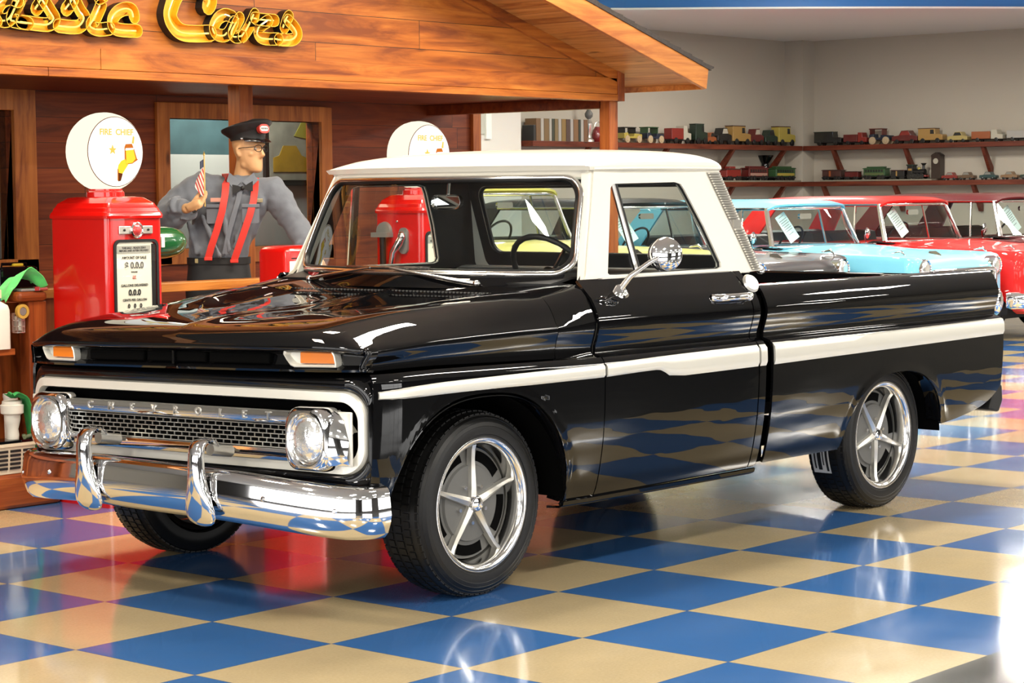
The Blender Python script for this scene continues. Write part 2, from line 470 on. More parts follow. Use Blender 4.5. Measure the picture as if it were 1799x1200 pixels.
def dense(x0, x1, marks, n=46):
    xs = set(round(v, 4) for v in lin(x0, x1, n))
    for c, w in marks:
        for t in lin(-1, 1, 41):
            v = c+w*.9999*sin(PI/2*t)
            if x0 < v < x1: xs.add(round(v, 4))
        for v in (c-w-.0005, c+w+.0005):
            if x0 < v < x1: xs.add(round(v, 5))
    return sorted(xs)
def flange(name, A, s, dep=.07, par=TR, f=None):
    m = MB(); r0, r1, r2 = [], [], []
    for x, z in A:
        if z < (.345 if x < -.3 else .30 if x < 1 else .335 if x < 3 else .375): continue
        y = wz(max(z, .28))+.004-(nose(x) if x < 0 else 0)
        r0.append((x, s*y, z)); r1.append((x, s*(y-.012), z-.004)); r2.append((x, s*(y-dep), z+.006))
    m.grid([r0, r1, r2]); return m.build(name, BP, par, smooth=50, solid=.004, solid_off=0)
for s in (-1, 1):
    lo = lambda x: max(arch_f(x), ip(x, [-.62,-.56,.46,.66], [.40,.345,.30,.305]))
    fd = side('front_fender', dense(-.62, .659, [(-.045, .515)]), lo, .868, AF, True, s=s)
    flange('wheel_arch_lip', AF, s, par=fd)
    dr = side('door', lin(.665, 1.742, 30), lambda x: ip(x, [.66,1.75], [.318,.324]), 1.172, s=s)
    side('cab_corner', lin(1.75, 1.80, 5), lambda x: .325, lambda x: 1.172-.0*(x-1.75), s=s)
    # rocker sill under the door
    m = MB(); m.grid([[(x, s*y, z) for y, z in ((.95,.312),(.945,.296),(.925,.285),(.86,.28))] for x in (.47,.66,1.74,1.80)])
    m.build('rocker_sill', BP, TR, solid=.01)
    lo = lambda x: max(arch_r(x), ip(x, [1.855,2.45,3.42,3.75,3.9,3.97], [.335,.335,.375,.42,.475,.53]))
    bs = side('bed_side', dense(1.855, 3.965, [(RA-.01, .475)], 60), lo, 1.085, AR, s=s,
              extra=[(.925,1.10),(.90,1.107),(.86,1.107),(.845,1.10),(.84,1.06),(.84,.60)])
    flange('wheel_arch_lip', AR, s, par=bs)
    # inner wheel housings
    for nm, c in (('wheel_housing', -.045), ('wheel_housing', RA-.01)):
        m = MB(); pr = [(c+(.505 if c < 1 else .47)*cos(a), .335+(.45 if c < 1 else .34)*sin(a)) for a in lin(0, PI, 22)]
        m.grid([[(x, s*.955, z) for x, z in pr], [(x, s*.56, z) for x, z in pr]])
        m.add([(x, s*.56, z) for x, z in pr], [list(range(len(pr)))])
        m.build(nm, M['void'], TR, smooth=40)
    # moulding: thin spear on the fender, widening on the door, broad on the bed
    def strip(name, xs, zt, zb, off=.012, par=TR, matl=M['trim_white'], front=False):
        m = MB(); rows = []
        for x in xs:
            a, b = zt(x), zb(x); n = 5; r = []
            for k in range(n+1):
                z = b+(a-b)*k/n; y = wz(z)-(nose(x) if front else 0)
                r.append((x, s*(y+off*(1 if 0 < k < n else .3)), z))
            rows.append(r)
        m.grid(rows); return m.build(name, matl, par, smooth=50, solid=.008, solid_off=1 if s > 0 else 1)
    strip('side_moulding', lin(-.605, .656, 24), lambda x: ip(x, [-.66,-.5,.65], [.805,.818,.846]), lambda x: ip(x, [-.66,-.5,.65], [.795,.786,.800]), front=True, par=fd)
    strip('side_moulding', [.672,.8,.9,1.0,1.03,1.06,1.09,1.2,1.4,1.6,1.738], lambda x: ip(x, [.67,1.74], [.846,.863]),
          lambda x: ip(x, [.67,1.0,1.03,1.12,1.74], [.800,.806,.803,.768,.770]), par=dr)
    strip('side_moulding', [1.752,1.775,1.80], lambda x: .863, lambda x: .770)
    strip('side_moulding', lin(1.862, 3.962, 20), lambda x: ip(x, [1.85,3.97], [.866,.879]), lambda x: ip(x, [1.85,3.97], [.770,.790]), par=bs)
    # door handle
    m = MB(); yy = wz(1.075)+.02
    m.tube([(x, s*(yy+dy), 1.076) for x, dy in ((1.47,-.012),(1.485,.006),(1.52,.016),(1.60,.020),(1.68,.016),(1.73,.008),(1.745,-.012))], .017, 12)
    m.ball((1.70, s*(yy+.022), 1.074), (.024,.018,.020))
    m.build('door_handle', CHR, dr, smooth=60)
    m = MB(); m.tube([(1.61+.085*cos(t), s*(wz(1.062-.055*sin(t))+.004), 1.062-.055*sin(t)) for t in lin(0, PI, 16)], .008, 8)
    m.build('handle_cup', CHR, dr, smooth=40)
# fuel cap, driver side
m = MB(); m.lathe([(.018,-.05),(.022,0),(.04,.002),(.044,.012),(.036,.022),(.0,.025)], (1.79,-.925,1.122), (-.15,-.86,.5), 24)
m.build('fuel_cap', M['satin'], TR, smooth=40)
# --- bonnet
CX = [-.70,-.685,-.665,-.64,-.60,-.52,-.435,-.265,-.09,.10,.27,.45,.70]
CT = [.976,1.002,1.018,1.029,1.041,1.057,1.068,1.084,1.098,1.113,1.127,1.138,1.151]
def crest(x): return ip(x, CX, CT)
def crease(x): return ip(x, [-.70,-.5,-.2,0,.45], [.948,.957,.972,.982,1.0])
HY = [0,.02,.05,.14,.26,.36,.45,.54,.63,.71,.77,.82,.86,.89,.915,.935,.952,.962,.966,.962,.955,.950,.945,.944,.946]
def hood_pt(x, k, xx=None):
    t = crest(x); c = crease(x); b = .878
    if k <= 16:
        y = HY[k]
        if y <= .71:
            B = ip(x, [-.50,-.30,.10,.30], [.36,.44,.64,.69]); D = ip(x, [-.60,-.30,.0,.425], [0,.013,.024,.022])
            q = max(0.0, min(1.0, (B-y)/.11)); q = q*q*(3-2*q)
            z = t-D*q+.006*max(0, 1-y/.05)*min(1, (x+.70)/.2)
        else:
            u = (y-.71)/(.952-.71); pw = 2.2+2.9*max(0, min(1, (x+.1)/.5)); z = t-(t-c-.014)*(u**pw)
    else:
        z = {17: c+.005, 18: c-.004, 19: c-.018, 20: c-.034, 21: c-.052, 22: c-.075}.get(k)
        if z is None: z = b+.012 if k == 23 else b
        if k >= 19:
            z = c-.004-(c-.004-b)*((k-18)/6.0)
        y = HY[k]
    return y, z
def hood_x(x, y):
    xf = -.712+.075*(abs(y)/.966)**7
    return xf+(x+.70)*(.425-xf)/(1.125)
m = MB(); rows = []
hx = [-.70,-.696,-.69,-.682,-.672,-.66,-.645,-.625,-.60,-.56,-.51,-.45,-.38,-.30,-.22,-.13,-.04,.05,.14,.24,.34,.425]
NK = len(HY)
def full(f): return [f(k, -1) for k in range(NK-1, 0, -1)]+[f(k, 1) for k in range(NK)]
# rolled lip: three rows folded under the front edge
for dx, dz in ((.05,-.030),(.018,-.030),(.002,-.022),(-.006,-.010)):
    def f(k, s):
        y, z = hood_pt(-.70, k); zz = z+dz if k <= 16 else z
        return (hood_x(-.70, y)+dx, s*y*.999, zz)
    rows.append(full(f))
for x in hx:
    def f(k, s):
        y, z = hood_pt(x, k); return (hood_x(x, y), s*y, z)
    rows.append(full(f))
m.grid(rows); HOOD = m.build('hood', BP, TR, smooth=65, solid=.008, solid_off=-1)
# fascia under the lip with slots, chin roll
def swept(prof, ys, corner=.075, p=7, W=.966):
    return [[(x+.0+corner*(abs(y)/W)**p, y, z) for x, z in prof] for y in ys]
ys = lin(-.955, .955, 61)
m = MB(); m.grid(swept([(-.665,.955),(-.672,.920),(-.676,.90),(-.695,.893),(-.704,.885),(-.700,.877),(-.66,.872)], ys))
FAS = m.build('nose_panel', BP, HOOD, smooth=40, solid=.008)
for y0, y1 in ((-.52,-.19),(-.17,.17),(.19,.52)):
    m = MB(); m.bx(-.692, -.668, y0, y1, .902, .942); m.build('air_slot', M['void'], FAS, bevel=.006)  # solid dark block stands for the shade inside each slot
m = MB(); m.bx(-.705,-.66,-.006,.006,.895,.945); m.build('slot_divider', BP, FAS)
# turn signals
for s in (-1, 1):
    loop = [(.122,.012),(.116,.030),(.100,.036),(-.082,.036),(-.102,.030),(-.116,.006),(-.122,-.026),(-.119,-.036),(.066,-.036),(.086,-.030),(.106,-.010)]
    zz = .930
    def P(x, k=1, k2=1): return [(x+.075*(abs(s*.725+a)/.966)**7, s*.725+a*k, zz+b*k2) for a, b in loop]
    m = MB(); m.grid([P(-.672), P(-.703), P(-.706,.97,.88), P(-.70,.93,.74), P(-.680,.90,.68)], cv=True); bk = P(-.680,.9,.68)
    m.add(bk, [list(range(len(bk)))])
    o = m.build('turn_signal', M['trim_white'], TR, smooth=30)
    m = MB(); lens = [(-.106,.024),(.046,.024),(.046,-.023),(-.112,-.023)]
    g = [[(x+.075*(abs(s*.725+a)/.966)**7, s*.725+a, zz+b) for a, b in lens] for x in (-.682,-.696)]
    m.loft(g); m.build('amber_lens', M['amber'], o, bevel=.004)
# --- front clip below: rolled panel round the grille
def loopify(w, h, r, n=8): return rrect(w, h, r, n)
zc = .666
m = MB(); N8 = 12
def ringpts(x, w, h, r, dz=0, cor=0.0):
    return [(x+cor*(abs(a)/.97)**4, a, zc+dz+b) for a, b in rrect(w, h, r, N8)]
CO = .085
m.grid([ringpts(x,w,h,r,0,CO) for x, w, h, r in ((-.645,.966,.205,.06),(-.685,.974,.203,.07),(-.705,.970,.192,.08),(-.712,.962,.178,.09),(-.708,.955,.160,.09),(-.700,.950,.150,.09))], cv=True)
CLIP = m.build('front_panel', BP, TR, smooth=45)
# lower valance behind the bumper
m = MB(); m.grid(swept([(-.62,.52),(-.66,.48),(-.66,.40),(-.62,.36)], ys, .08)); m.build('valance', BP, TR, solid=.01)
# bright frame of the grille opening
m = MB()
m.grid([ringpts(-.700,.952,.150,.09,0,CO), ringpts(-.718,.949,.146,.09,0,CO), ringpts(-.718,.926,.114,.075,0,CO), ringpts(-.69,.920,.108,.07,0,CO)], cv=True)
FR = m.build('grille_frame', M['trim_white'], TR, smooth=40)
m = MB(); m.grid([ringpts(-.69,.920,.108,.07,0,CO), ringpts(-.62,.91,.107,.06,0,.03)], cv=True)
m.add([(-.60,a,zc+b) for a, b in rrect(.93,.15,.06,N8)], [list(range(4*(N8+1)))])
m.build('grille_recess', M['void'], TR, smooth=40)
# grille bar, mesh, lower bar
m = MB(); YG = lin(-.66, .66, 15)
m.grid([[(x, y, z) for x, z in ((-.66,.742),(-.69,.744),(-.708,.738),(-.712,.72),(-.708,.702),(-.698,.697),(-.698,.692),(-.66,.690))] for y in YG])
GR = m.build('grille_bar', CHR, TR, smooth=40)
m = MB(); m.grid([[(x, y, z) for x, z in ((-.66,.600),(-.70,.598),(-.706,.588),(-.700,.572),(-.69,.558),(-.65,.552))] for y in YG])
m.build('grille_lower_bar', CHR, TR, smooth=40)
m = MB()
for k in range(6):
    z = .602+.0165*k; m.bx(-.684,-.679,-.655,.655,z-.0015,z+.0015)
for k in range(5):
    z0 = .602+.0165*k
    for j in range(31):
        y = -.64+.043*j+(.0215 if k % 2 else 0)
        if y < .655: m.bx(-.684,-.679,y-.0015,y+.0015,z0,z0+.0165)
m.build('grille_mesh', M['satin'], TR, smooth=None)
m = MB(); m.bx(-.672,-.668,-.66,.66,.595,.70); m.build('grille_backing', M['void'], TR, smooth=None)
for ch, y in zip('CHEVROLET', lin(.50, -.53, 9)):
    text('lettering', ch, .044, M['satin'], GR, frame((-.7125, y, .7185), (0,-1,0), (0,0,1)), .0025, bold=.0004)
# headlamps
for s in (-1, 1):
    hy = s*.748
    def sq(x, w, h, r, dz=0, dy=0): return [(x, hy+dy+a, .645+dz+b) for a, b in rrect(w, h, r, 7)]
    m = MB()
    m.grid([sq(-.66,.112,.115,.05), sq(-.70,.112,.116,.05), sq(-.728,.108,.112,.06), sq(-.738,.100,.104,.07), sq(-.738,.094,.097,.09), sq(-.715,.088,.089,.085)], cv=True)
    # tapering wing of the bezel toward the fender
    w = [(-.66,.55),(-.725,.555),(-.735,.60),(-.725,.70),(-.70,.745),(-.66,.75)]
    m.grid([[(x, hy+s*.10, z) for x, z in w], [(x+.02, hy+s*.135, .63+(z-.63)*.85-.01) for x, z in w], [(x+.05, hy+s*.16, .60+(z-.63)*.6) for x, z in w]])
    hb = m.build('headlight_bezel', CHR, TR, smooth=45)
    m = MB(); m.bx(-.675,-.665, hy+s*.10, hy+s*.172, .55, .745); m.build('bezel_plate', M['trim_white'], hb, bevel=.004)
    m = MB(); m.lathe([(.088,-.70*0-.005),(.088,.004),(.075,.016),(.05,.026),(.02,.031),(0,.032)], (-.715, hy, .645), (-1,0,0), 32)
    m.build('headlight', M['lens'], hb, smooth=60)
    m = MB(); m.lathe([(.092,0),(.094,.008),(.089,.012),(.085,.008)], (-.715, hy, .645), (-1,0,0), 32); m.build('retaining_ring', M['polish'], hb, smooth=60)
# --- bumper
BY = [0,.2,.4,.6,.72,.82,.90,.955,.985,1.0,1.004]
BXc = [-.850,-.848,-.838,-.815,-.793,-.765,-.728,-.690,-.655,-.615,-.56]
def bump_ring(y, x, ty, tx):
    # section perpendicular to the sweep; (out, z)
    dr = -.008-.038*min(1, max(0, (abs(y)-.30)/.62))**1.5
    sec = [(-.055,.535),(-.03,.545),(-.005,.540),(.008,.527),(.012,.50),(.016,.47),(.020,.44),(.014,.41),(0,.375),(-.02,.355),(-.045,.35),(-.05,.36),(-.02,.37),(.0,.42),(.0,.5),(-.05,.525)]
    L = math.hypot(tx, ty); nx, ny = -ty/L, tx/L
    return [(x+nx*o, y+ny*o, z+dr) for o, z in sec]
path = [(-y, x) for y, x in zip(BY[::-1], BXc[::-1])]+[(y, x) for y, x in zip(BY[1:], BXc[1:])]
fine = []
for i in range(len(path)-1):
    for t in (0, .34, .67):
        fine.append((path[i][0]+(path[i+1][0]-path[i][0])*t, path[i][1]+(path[i+1][1]-path[i][1])*t))
fine.append(path[-1]); fine = fine[1:-1]
for _ in range(3):
    fine = [fine[0]]+[((a[0]+2*b[0]+c[0])/4, (a[1]+2*b[1]+c[1])/4) for a, b, c in zip(fine, fine[1:], fine[2:])]+[fine[-1]]
m = MB(); rings = []
for i, (y, x) in enumerate(fine):
    a, b = fine[max(i-1, 0)], fine[min(i+1, len(fine)-1)]
    rings.append(bump_ring(y, x, b[0]-a[0], b[1]-a[1]))
m.loft(rings); BUMP = m.build('front_bumper', CHR, TR, smooth=45)
for y in (-.62, -.90, .62, .90):
    x = ip(abs(y), BY, BXc); m = MB(); m.lathe([(.010,-.01),(.010,.002),(.006,.007),(0,.008)], (x-.014, y, .465-(.02 if abs(y) < .7 else .05)), (-1, -.5*(1 if y > .7 else -1 if y < -.7 else 0)*-1, 0), 12); m.build('bumper_bolt', CHR, BUMP)
for s in (-1, 1):
    y = s*.325; x0 = ip(.325, BY, BXc)
    m = MB(); g = []
    # over-rider: upright blade that hooks over the bar top, spreads over its face and wraps under it
    for x, z, w, d in ((x0+.05,.612,.022,.010),(x0+.03,.634,.030,.012),(x0+.005,.644,.034,.016),(x0-.022,.638,.036,.022),(x0-.042,.618,.036,.026),(x0-.050,.58,.035,.028),(x0-.050,.54,.036,.030),(x0-.048,.50,.042,.030),(x0-.044,.46,.054,.028),(x0-.040,.42,.068,.024),(x0-.032,.385,.078,.020),(x0-.026,.358,.078,.016),(x0-.020,.338,.066,.013),(x0-.014,.327,.044,.010),(x0-.010,.322,.018,.006)):
        g.append([(x+d*.5-d*abs(cos(a))**.8*(1 if cos(a) > 0 else -.6), y+w*sin(a), z) for a in lin(0, 2*PI*23/24, 24)])
    m.loft(g); o = m.build('bumper_guard', CHR, TR, smooth=60)
    m = MB(); m.cyl((x0+.03, y, .60), (x0+.13, y, .585), .022, .022); m.build('guard_bracket', M['satin'], o)
def ws_x0(y): return .525+.225*(abs(y)/.815)**2.3
# --- cowl: blends the bonnet section into the door shoulder
DS = {9:(.71,1.168),10:(.77,1.168),11:(.82,1.166),12:(.866,1.160),13:(.893,1.142),14:(.916,1.118),15:(.938,1.085),16:(.957,1.05),17:(.966,1.022)}
m = MB(); rows = []
for x in (.4285,.445,.47,.50,.54,.58,.62,.660):
    t = (x-.425)/(.660-.425)
    def f(k, s):
        y, z = hood_pt(.425, k)
        if k in DS: Y2, Z2 = DS[k]
        elif k > 17:
            Z2 = hood_pt(.425, k)[1]; Y2 = wz(Z2)
        else: Y2, Z2 = y, 1.168+.012*(1-y/.71)
        t2 = t
        return (x, s*(y+(Y2-y)*t), z+(Z2-z)*t2)
    rows.append(full(f))
m.grid(rows); COWL = m.build('cowl', BP, TR, smooth=65, solid=.008, solid_off=-1)
m = MB()
for k in range(70):
    y = -.70+.0203*k; t = (.470-.425)/.235; z = hood_pt(.425, 5)[1]; z += (1.168+.012*(1-abs(y)/.71)-z)*t
    m.box((.470, y, z), (.008,.008,.006))
m.build('vent_glint_dots', M['wheel_grey'], COWL, smooth=None)  # grey dots stand for the glints along the perforated cowl vent
# --- windscreen
def ws(a, b):
    """a -1..1 across, b 0..1 up"""
    y = (.815*(1-b)+.735*b)*a; q = abs(a)**2.3
    x = (.525+.225*q)*(1-b)+(.785+.115*q)*b - .01*sin(PI*b)
    z = 1.192+(1.602-1.192)*b
    return (x, y, z)
def ws_in(w, h, r, n=8):
    out = []
    for a, b in rrect(1, 1, r, n):
        out.append((a*w, .5+b*h*.5))
    return out
def wsl(w, h, off, rr=.2):
    L = []
    base = rrect(.815, .205, .09, 8)
    dens = []
    for i in range(len(base)):
        p, q = base[i], base[(i+1) % len(base)]
        k = max(1, int(math.hypot(p[0]-q[0], p[1]-q[1])/.05))
        for t in range(k): dens.append((p[0]+(q[0]-p[0])*t/k, p[1]+(q[1]-p[1])*t/k))
    for p, q in dens:
        x, y, z = ws(p/.815*w, .5+q/.205*.5*h)
        L.append((x-off, y, z))
    return L
m = MB(); m.tube(wsl(.985,.96,.006), .013, 8, closed=True); m.build('windscreen_trim', M['polish'], TR, smooth=60)
m = MB(); m.tube(wsl(.965,.92,.002), .012, 6, closed=True); m.build('windscreen_seal', M['rubber'], TR, smooth=60)
m = MB(); m.grid([[ws(a*.985, .02+.96*b) for a in lin(-1, 1, 33)] for b in lin(0, 1, 9)]); m.build('windscreen', M['glass'], TR, smooth=60)
# black apron under the glass and white header over it
m = MB(); m.grid([[(ws(a, 0)[0]+dx, ws(a, 0)[1]*1.0, z) for a in lin(-.93, .93, 31)] for dx, z in ((-.03,1.140),(-.012,1.165),(-.002,1.20))])
m.build('windscreen_apron', BP, COWL, smooth=60, solid=.01)
m = MB(); m.grid([[(ws(a, 1)[0]+dx, ws(a, 1)[1]*k, z) for a in lin(-1, 1, 31)] for dx, z, k in ((.004,1.585,1.0),(-.006,1.615,1.012),(-.014,1.645,1.02),(.05,1.66,1.0))])
m.build('windscreen_header', WP, TR, smooth=60, solid=.008)
# --- greenhouse
def gy(z): return .862+(z-1.165)*(.752-.862)/(1.632-1.165)
def side_ring():
    out = [(.70,1.165),(.735,1.195),(.80,1.35),(.865,1.50),(.915,1.625),(.95,1.634),(1.3,1.638),(1.70,1.638),(1.795,1.634),(1.85,1.50),(1.92,1.33),(1.975,1.178),(1.80,1.168),(1.3,1.163)]
    inn = [(.875,1.20),(.885,1.192),(.93,1.19),(1.65,1.192),(1.678,1.20),(1.682,1.22),(1.61,1.38),(1.52,1.54),(1.50,1.565),(1.46,1.574),(1.04,1.568),(1.015,1.562),(1.0,1.548),(.94,1.38)]
    c = (1.28, 1.38)
    def dens(P, step=.02):
        r = []
        for i in range(len(P)):
            p, q = P[i], P[(i+1) % len(P)]; k = max(1, int(math.hypot(p[0]-q[0], p[1]-q[1])/step))
            r += [(p[0]+(q[0]-p[0])*t/k, p[1]+(q[1]-p[1])*t/k) for t in range(k)]
        return r
    def ray(P, th):
        best = None; d = (cos(th), sin(th))
        for i in range(len(P)):
            p, q = P[i], P[(i+1) % len(P)]
            ex, ey = q[0]-p[0], q[1]-p[1]; den = d[0]*ey-d[1]*ex
            if abs(den) < 1e-9: continue
            t = ((p[0]-c[0])*ey-(p[1]-c[1])*ex)/den; u = ((p[0]-c[0])*d[1]-(p[1]-c[1])*d[0])/den
            if t > 0 and -1e-6 <= u <= 1+1e-6: best = t if best is None else max(best, t)
        return (c[0]+d[0]*best, c[1]+d[1]*best)
    ths = sorted(set([round(math.atan2(z-c[1], x-c[0]), 4) for x, z in dens(out, .04)+dens(inn, .03)+out+inn]))
    return [ray(out, t) for t in ths], [ray(inn, t) for t in ths], inn
RO, RI, INN = side_ring()
for s in (-1, 1):
    m = MB(); m.grid([[(x, s*gy(z), z) for x, z in RO], [(x, s*gy(z), z) for x, z in RI], [(x, s*(gy(z)-.025), z) for x, z in RI]], cv=True)
    m.build('cab_side', WP, TR, smooth=25, solid=.006, solid_off=0)
    m = MB(); m.grid([[(x, s*(gy(z)-.03), z) for x, z in RO], [(x, s*(gy(z)-.03), z) for x, z in RI]], cv=True)
    m.build('cab_side_lining', M['dark_vinyl'], TR, smooth=25)
    # windscreen pillar
    m = MB(); g = []
    for t in lin(0, 1, 8):
        x = .738+(.912-.738)*t; z = 1.16+(1.632-1.16)*t; y = s*(gy(z)-.012)
        g.append([(x-.02, y-s*.030, z), (x-.012, y-s*.008, z), (x+.005, y+s*.006, z), (x+.05, y+s*.010, z), (x+.05, y-s*.02, z), (x, y-s*.04, z)])
    m.loft(g); m.build('windscreen_pillar', WP, TR, smooth=50)
    # window glass, vent window divider, bright edging
    m = MB(); m.add([(x, s*(gy(z)-.016), z) for x, z in INN], [list(range(len(INN)))]); m.build('side_window', M['glass'], TR, smooth=None)
    m = MB(); m.tube([(1.087, s*(gy(1.19)-.010), 1.19), (1.036, s*(gy(1.57)-.010), 1.57)], .011, 6); m.build('vent_window_post', M['polish'], TR)
    m = MB(); m.tube([(1.105, s*(gy(1.19)-.014), 1.19), (1.054, s*(gy(1.57)-.014), 1.57)], .012, 6); m.build('vent_window_seal', M['dark'], TR)
    m = MB(); m.tube([(x, s*(gy(z)-.012), z) for x, z in INN], .007, 6, closed=True); m.build('window_seal', M['rubber'], TR)
    m = MB(); m.tube([(.80, s*(gy(1.183)+.004), 1.178), (1.72, s*(gy(1.183)+.004), 1.178)], .006, 6); m.build('belt_moulding', M['polish'], TR)
    # ribbed pillar trim
    m = MB()
    def pl(t, q):   # t 0 top..1 bottom, q 0 front..1 rear
        z = 1.615+(1.182-1.615)*t; x = (1.700+.205*t)*(1-q)+(1.792+.165*t)*q; return x, z
    m.grid([[(pl(t, q)[0], s*(gy(pl(t, q)[1])+.006), pl(t, q)[1]) for q in (0, .5, 1)] for t in lin(0, 1, 20)])
    for k in range(40):
        if 19 <= k <= 22: continue
        t = (k+.5)/40; z = pl(t, 0)[1]; a, b = pl(t, .05)[0], pl(t, .95)[0]
        m.bx(a, b, s*(gy(z)+.004), s*(gy(z)+.017), z-.0032, z+.0032)
    a, z = pl(.525, .2); m.bx(a, a+.055, s*(gy(z)+.004), s*(gy(z)+.013), z-.017, z+.017)
    m.mi = [1 if i < 38 else 0 for i in range(len(m.f))]; m.build('pillar_trim', [M['satin'], M['trim_shadow']], TR, smooth=30)
    m = MB(); m.ball((1.975, s*(gy(1.17)-.0), 1.172), (.022,.018,.012), 12, 8); m.build('pillar_foot', CHR, TR)
# roof
m = MB(); rows = []
def roof_pt(a, b):
    xf = .755+.115*abs(a)**2.3; xr = 1.835-.03*abs(a)**4
    u = .5+.5*b; x = xf+(xr-xf)*u; y = .768*a
    e = (1-abs(a)**7)**(1/3.0)*(1-max(0, b)**9)**(1/3.0)
    ef = ip(u, [0,.04,.15,.35,.6], [.10,.34,.72,.93,1.0])
    z = 1.637+.062*e*ef+.026*(1-a*a)*ef
    return (x, y, z)
aa = [sin(PI/2*t) for t in lin(-1, 1, 61)]
aa = [math.copysign(abs(t)**.75, t) for t in aa]
bb = [-1,-.99,-.97,-.94,-.9,-.84,-.75,-.6,-.4,-.2,0,.2,.4,.6,.75,.86,.92,.96,.98,.992,1]
for b in bb: rows.append([roof_pt(a, b) for a in aa])
m.grid(rows)
# underside
und = lambda a, b: (roof_pt(a, b)[0], .768*a, 1.632)
ring0 = [rows[0][k] for k in range(61)]+[r[-1] for r in rows[1:]]+[rows[-1][k] for k in range(59, -1, -1)]+[r[0] for r in rows[-2:0:-1]]
m.grid([ring0, [(p[0]+(.012 if p[0] < 1 else -.004), p[1]*.992, 1.622) for p in ring0], [(1.3+(p[0]-1.3)*.96, p[1]*.965, 1.630) for p in ring0]], cv=True)
m.build('roof', WP, TR, smooth=50)
m = MB(); m.grid([[(x, y, 1.615) for x in lin(.88, 1.80, 4)] for y in lin(-.73, .73, 4)]); m.build('headliner', M['dark_vinyl'], TR, smooth=None)
# drip rail
for s in (-1, 1):
    m = MB(); m.tube([(.90, s*.765, 1.628), (1.1, s*.772, 1.630), (1.5, s*.772, 1.632), (1.80, s*.765, 1.632)], .007, 6); m.build('drip_rail', WP, TR)
# cab back with window
def backx(z): return 1.80+(1.635-z)*(.165/.46)
m = MB()
o_ = [(.745*a/.8, 1.40+b) for a, b in rrect(.80,.235,.05,8)]; i_ = [(a, 1.40+b) for a, b in rrect(.69,.165,.06,8)]
m.grid([[(backx(z), y*(1+.13*max(0, (1.4-z))/.235), z) for y, z in o_], [(backx(z), y, z) for y, z in i_]], cv=True)
m.build('cab_back', WP, TR, smooth=None, solid=.01)
m = MB(); m.grid([[(backx(z)-.02, y*1.0, z) for y, z in o_], [(backx(z)-.02, y, z) for y, z in i_]], cv=True); m.build('cab_back_lining', M['dark_vinyl'], TR, smooth=None)
m = MB(); m.add([(backx(z), y, z) for y, z in i_], [list(range(len(i_)))]); m.build('rear_window', M['glass'], TR, smooth=None)
m = MB(); m.tube([(backx(z), y, z) for y, z in i_], .012, 6, closed=True); m.build('rear_window_seal', M['rubber'], TR)
m = MB(); m.bx(1.82, 1.835, -.90, .90, .34, 1.172); m.build('cab_back_panel', BP, TR)
for s in (-1, 1):
    m = MB(); m.bx(1.79, 1.87, s*.82, s*.935, .335, 1.07); m.build('gap_filler', M['void'], TR, smooth=None)  # added dark block closing off the light between cab and bed
# interior
m = MB(); m.grid([[(x, y, z) for x, z in ((.60,1.165),(.74,1.19),(.86,1.185),(.90,1.15),(.90,1.0),(.86,.9))] for y in lin(-.78, .78, 9)])
DASH = m.build('dashboard', M['dark_vinyl'], TR, smooth=40, solid=.01)
m = MB(); m.loft([[(x, y, z) for x, z in ((1.56,.62),(1.50,.80),(1.62,1.10),(1.66,1.18),(1.74,1.19),(1.80,1.05),(1.79,.62))] for y in (-.70,-.68,.68,.70)])
m.build('seat_back', M['dark_vinyl'], TR, bevel=.02)
m = MB(); m.bx(1.05,1.62,-.70,.70,.60,.82); m.build('seat_cushion', M['dark_vinyl'], TR, bevel=.04)
m = MB(); m.bx(.55,1.80,-.86,.86,.40,.46); m.build('cab_floor', M['dark'], TR)
m = MB(); m.bx(.52,.56,-.86,.86,.40,1.12); m.build('firewall', M['dark'], TR)
cst = Vector((1.10,-.38,1.185)); axs = Vector((.80,0,.60)).normalized(); e1 = Vector((0,1,0)); e2 = axs.cross(e1)
m = MB(); m.tube([cst+(e1*cos(a)+e2*sin(a))*.20 for a in lin(0, 2*PI*39/40, 40)], [.012+.0018*(k % 2) for k in range(40)], 8, closed=True)
SW = m.build('steering_wheel', M['dark_vinyl'], TR, smooth=60)
m = MB()
for a in (PI/2*0, PI*.75, PI*1.25): m.tube([cst-axs*.02, cst+(e1*cos(a)+e2*sin(a))*.2], .009, 6)
m.build('wheel_spokes', M['polish'], SW)
m = MB(); m.lathe([(.045,-.04),(.045,0),(.03,.015),(0,.018)], cst-axs*.01, axs, 20); m.build('horn_button', M['polish'], SW)
m = MB(); m.tube([cst-axs*.03, cst-axs*.42], .022, 8); m.build('steering_column', M['dark'], SW)
m = MB(); m.loft([[(x, y*k, 1.495+z*k) for y, z in rrect(.085,.032,.03,4)] for x, k in ((.845,.85),(.835,1),(.855,1),(.862,.9))]); o = m.build('rear_view_mirror', CHR, TR, smooth=40)
m = MB(); m.tube([(.85,.0,1.52),(.85,-.01,1.61)], .007, 6); m.build('mirror_stem', CHR, o)
# wipers
for y0, y1, y2, y3 in ((.60,.14,.30,-.16),(-.44,.02,-.20,.26)):
    m = MB(); pts = []
    for t in lin(0, 1, 9):
        y = y0+(y1-y0)*t; pts.append((ws_x0(y)-.042+.020*t, y, 1.162+.058*t))
    m.tube(pts, [.009-.004*t for t in lin(0, 1, 9)], 6)
    m.tube([(ws_x0(y)-.016, y, 1.222) for y in lin(y2, y3, 9)], .0065, 6)
    m.ball(pts[0], (.016,.018,.014), 10, 6); m.build('wiper', M['polish'], TR, smooth=60)
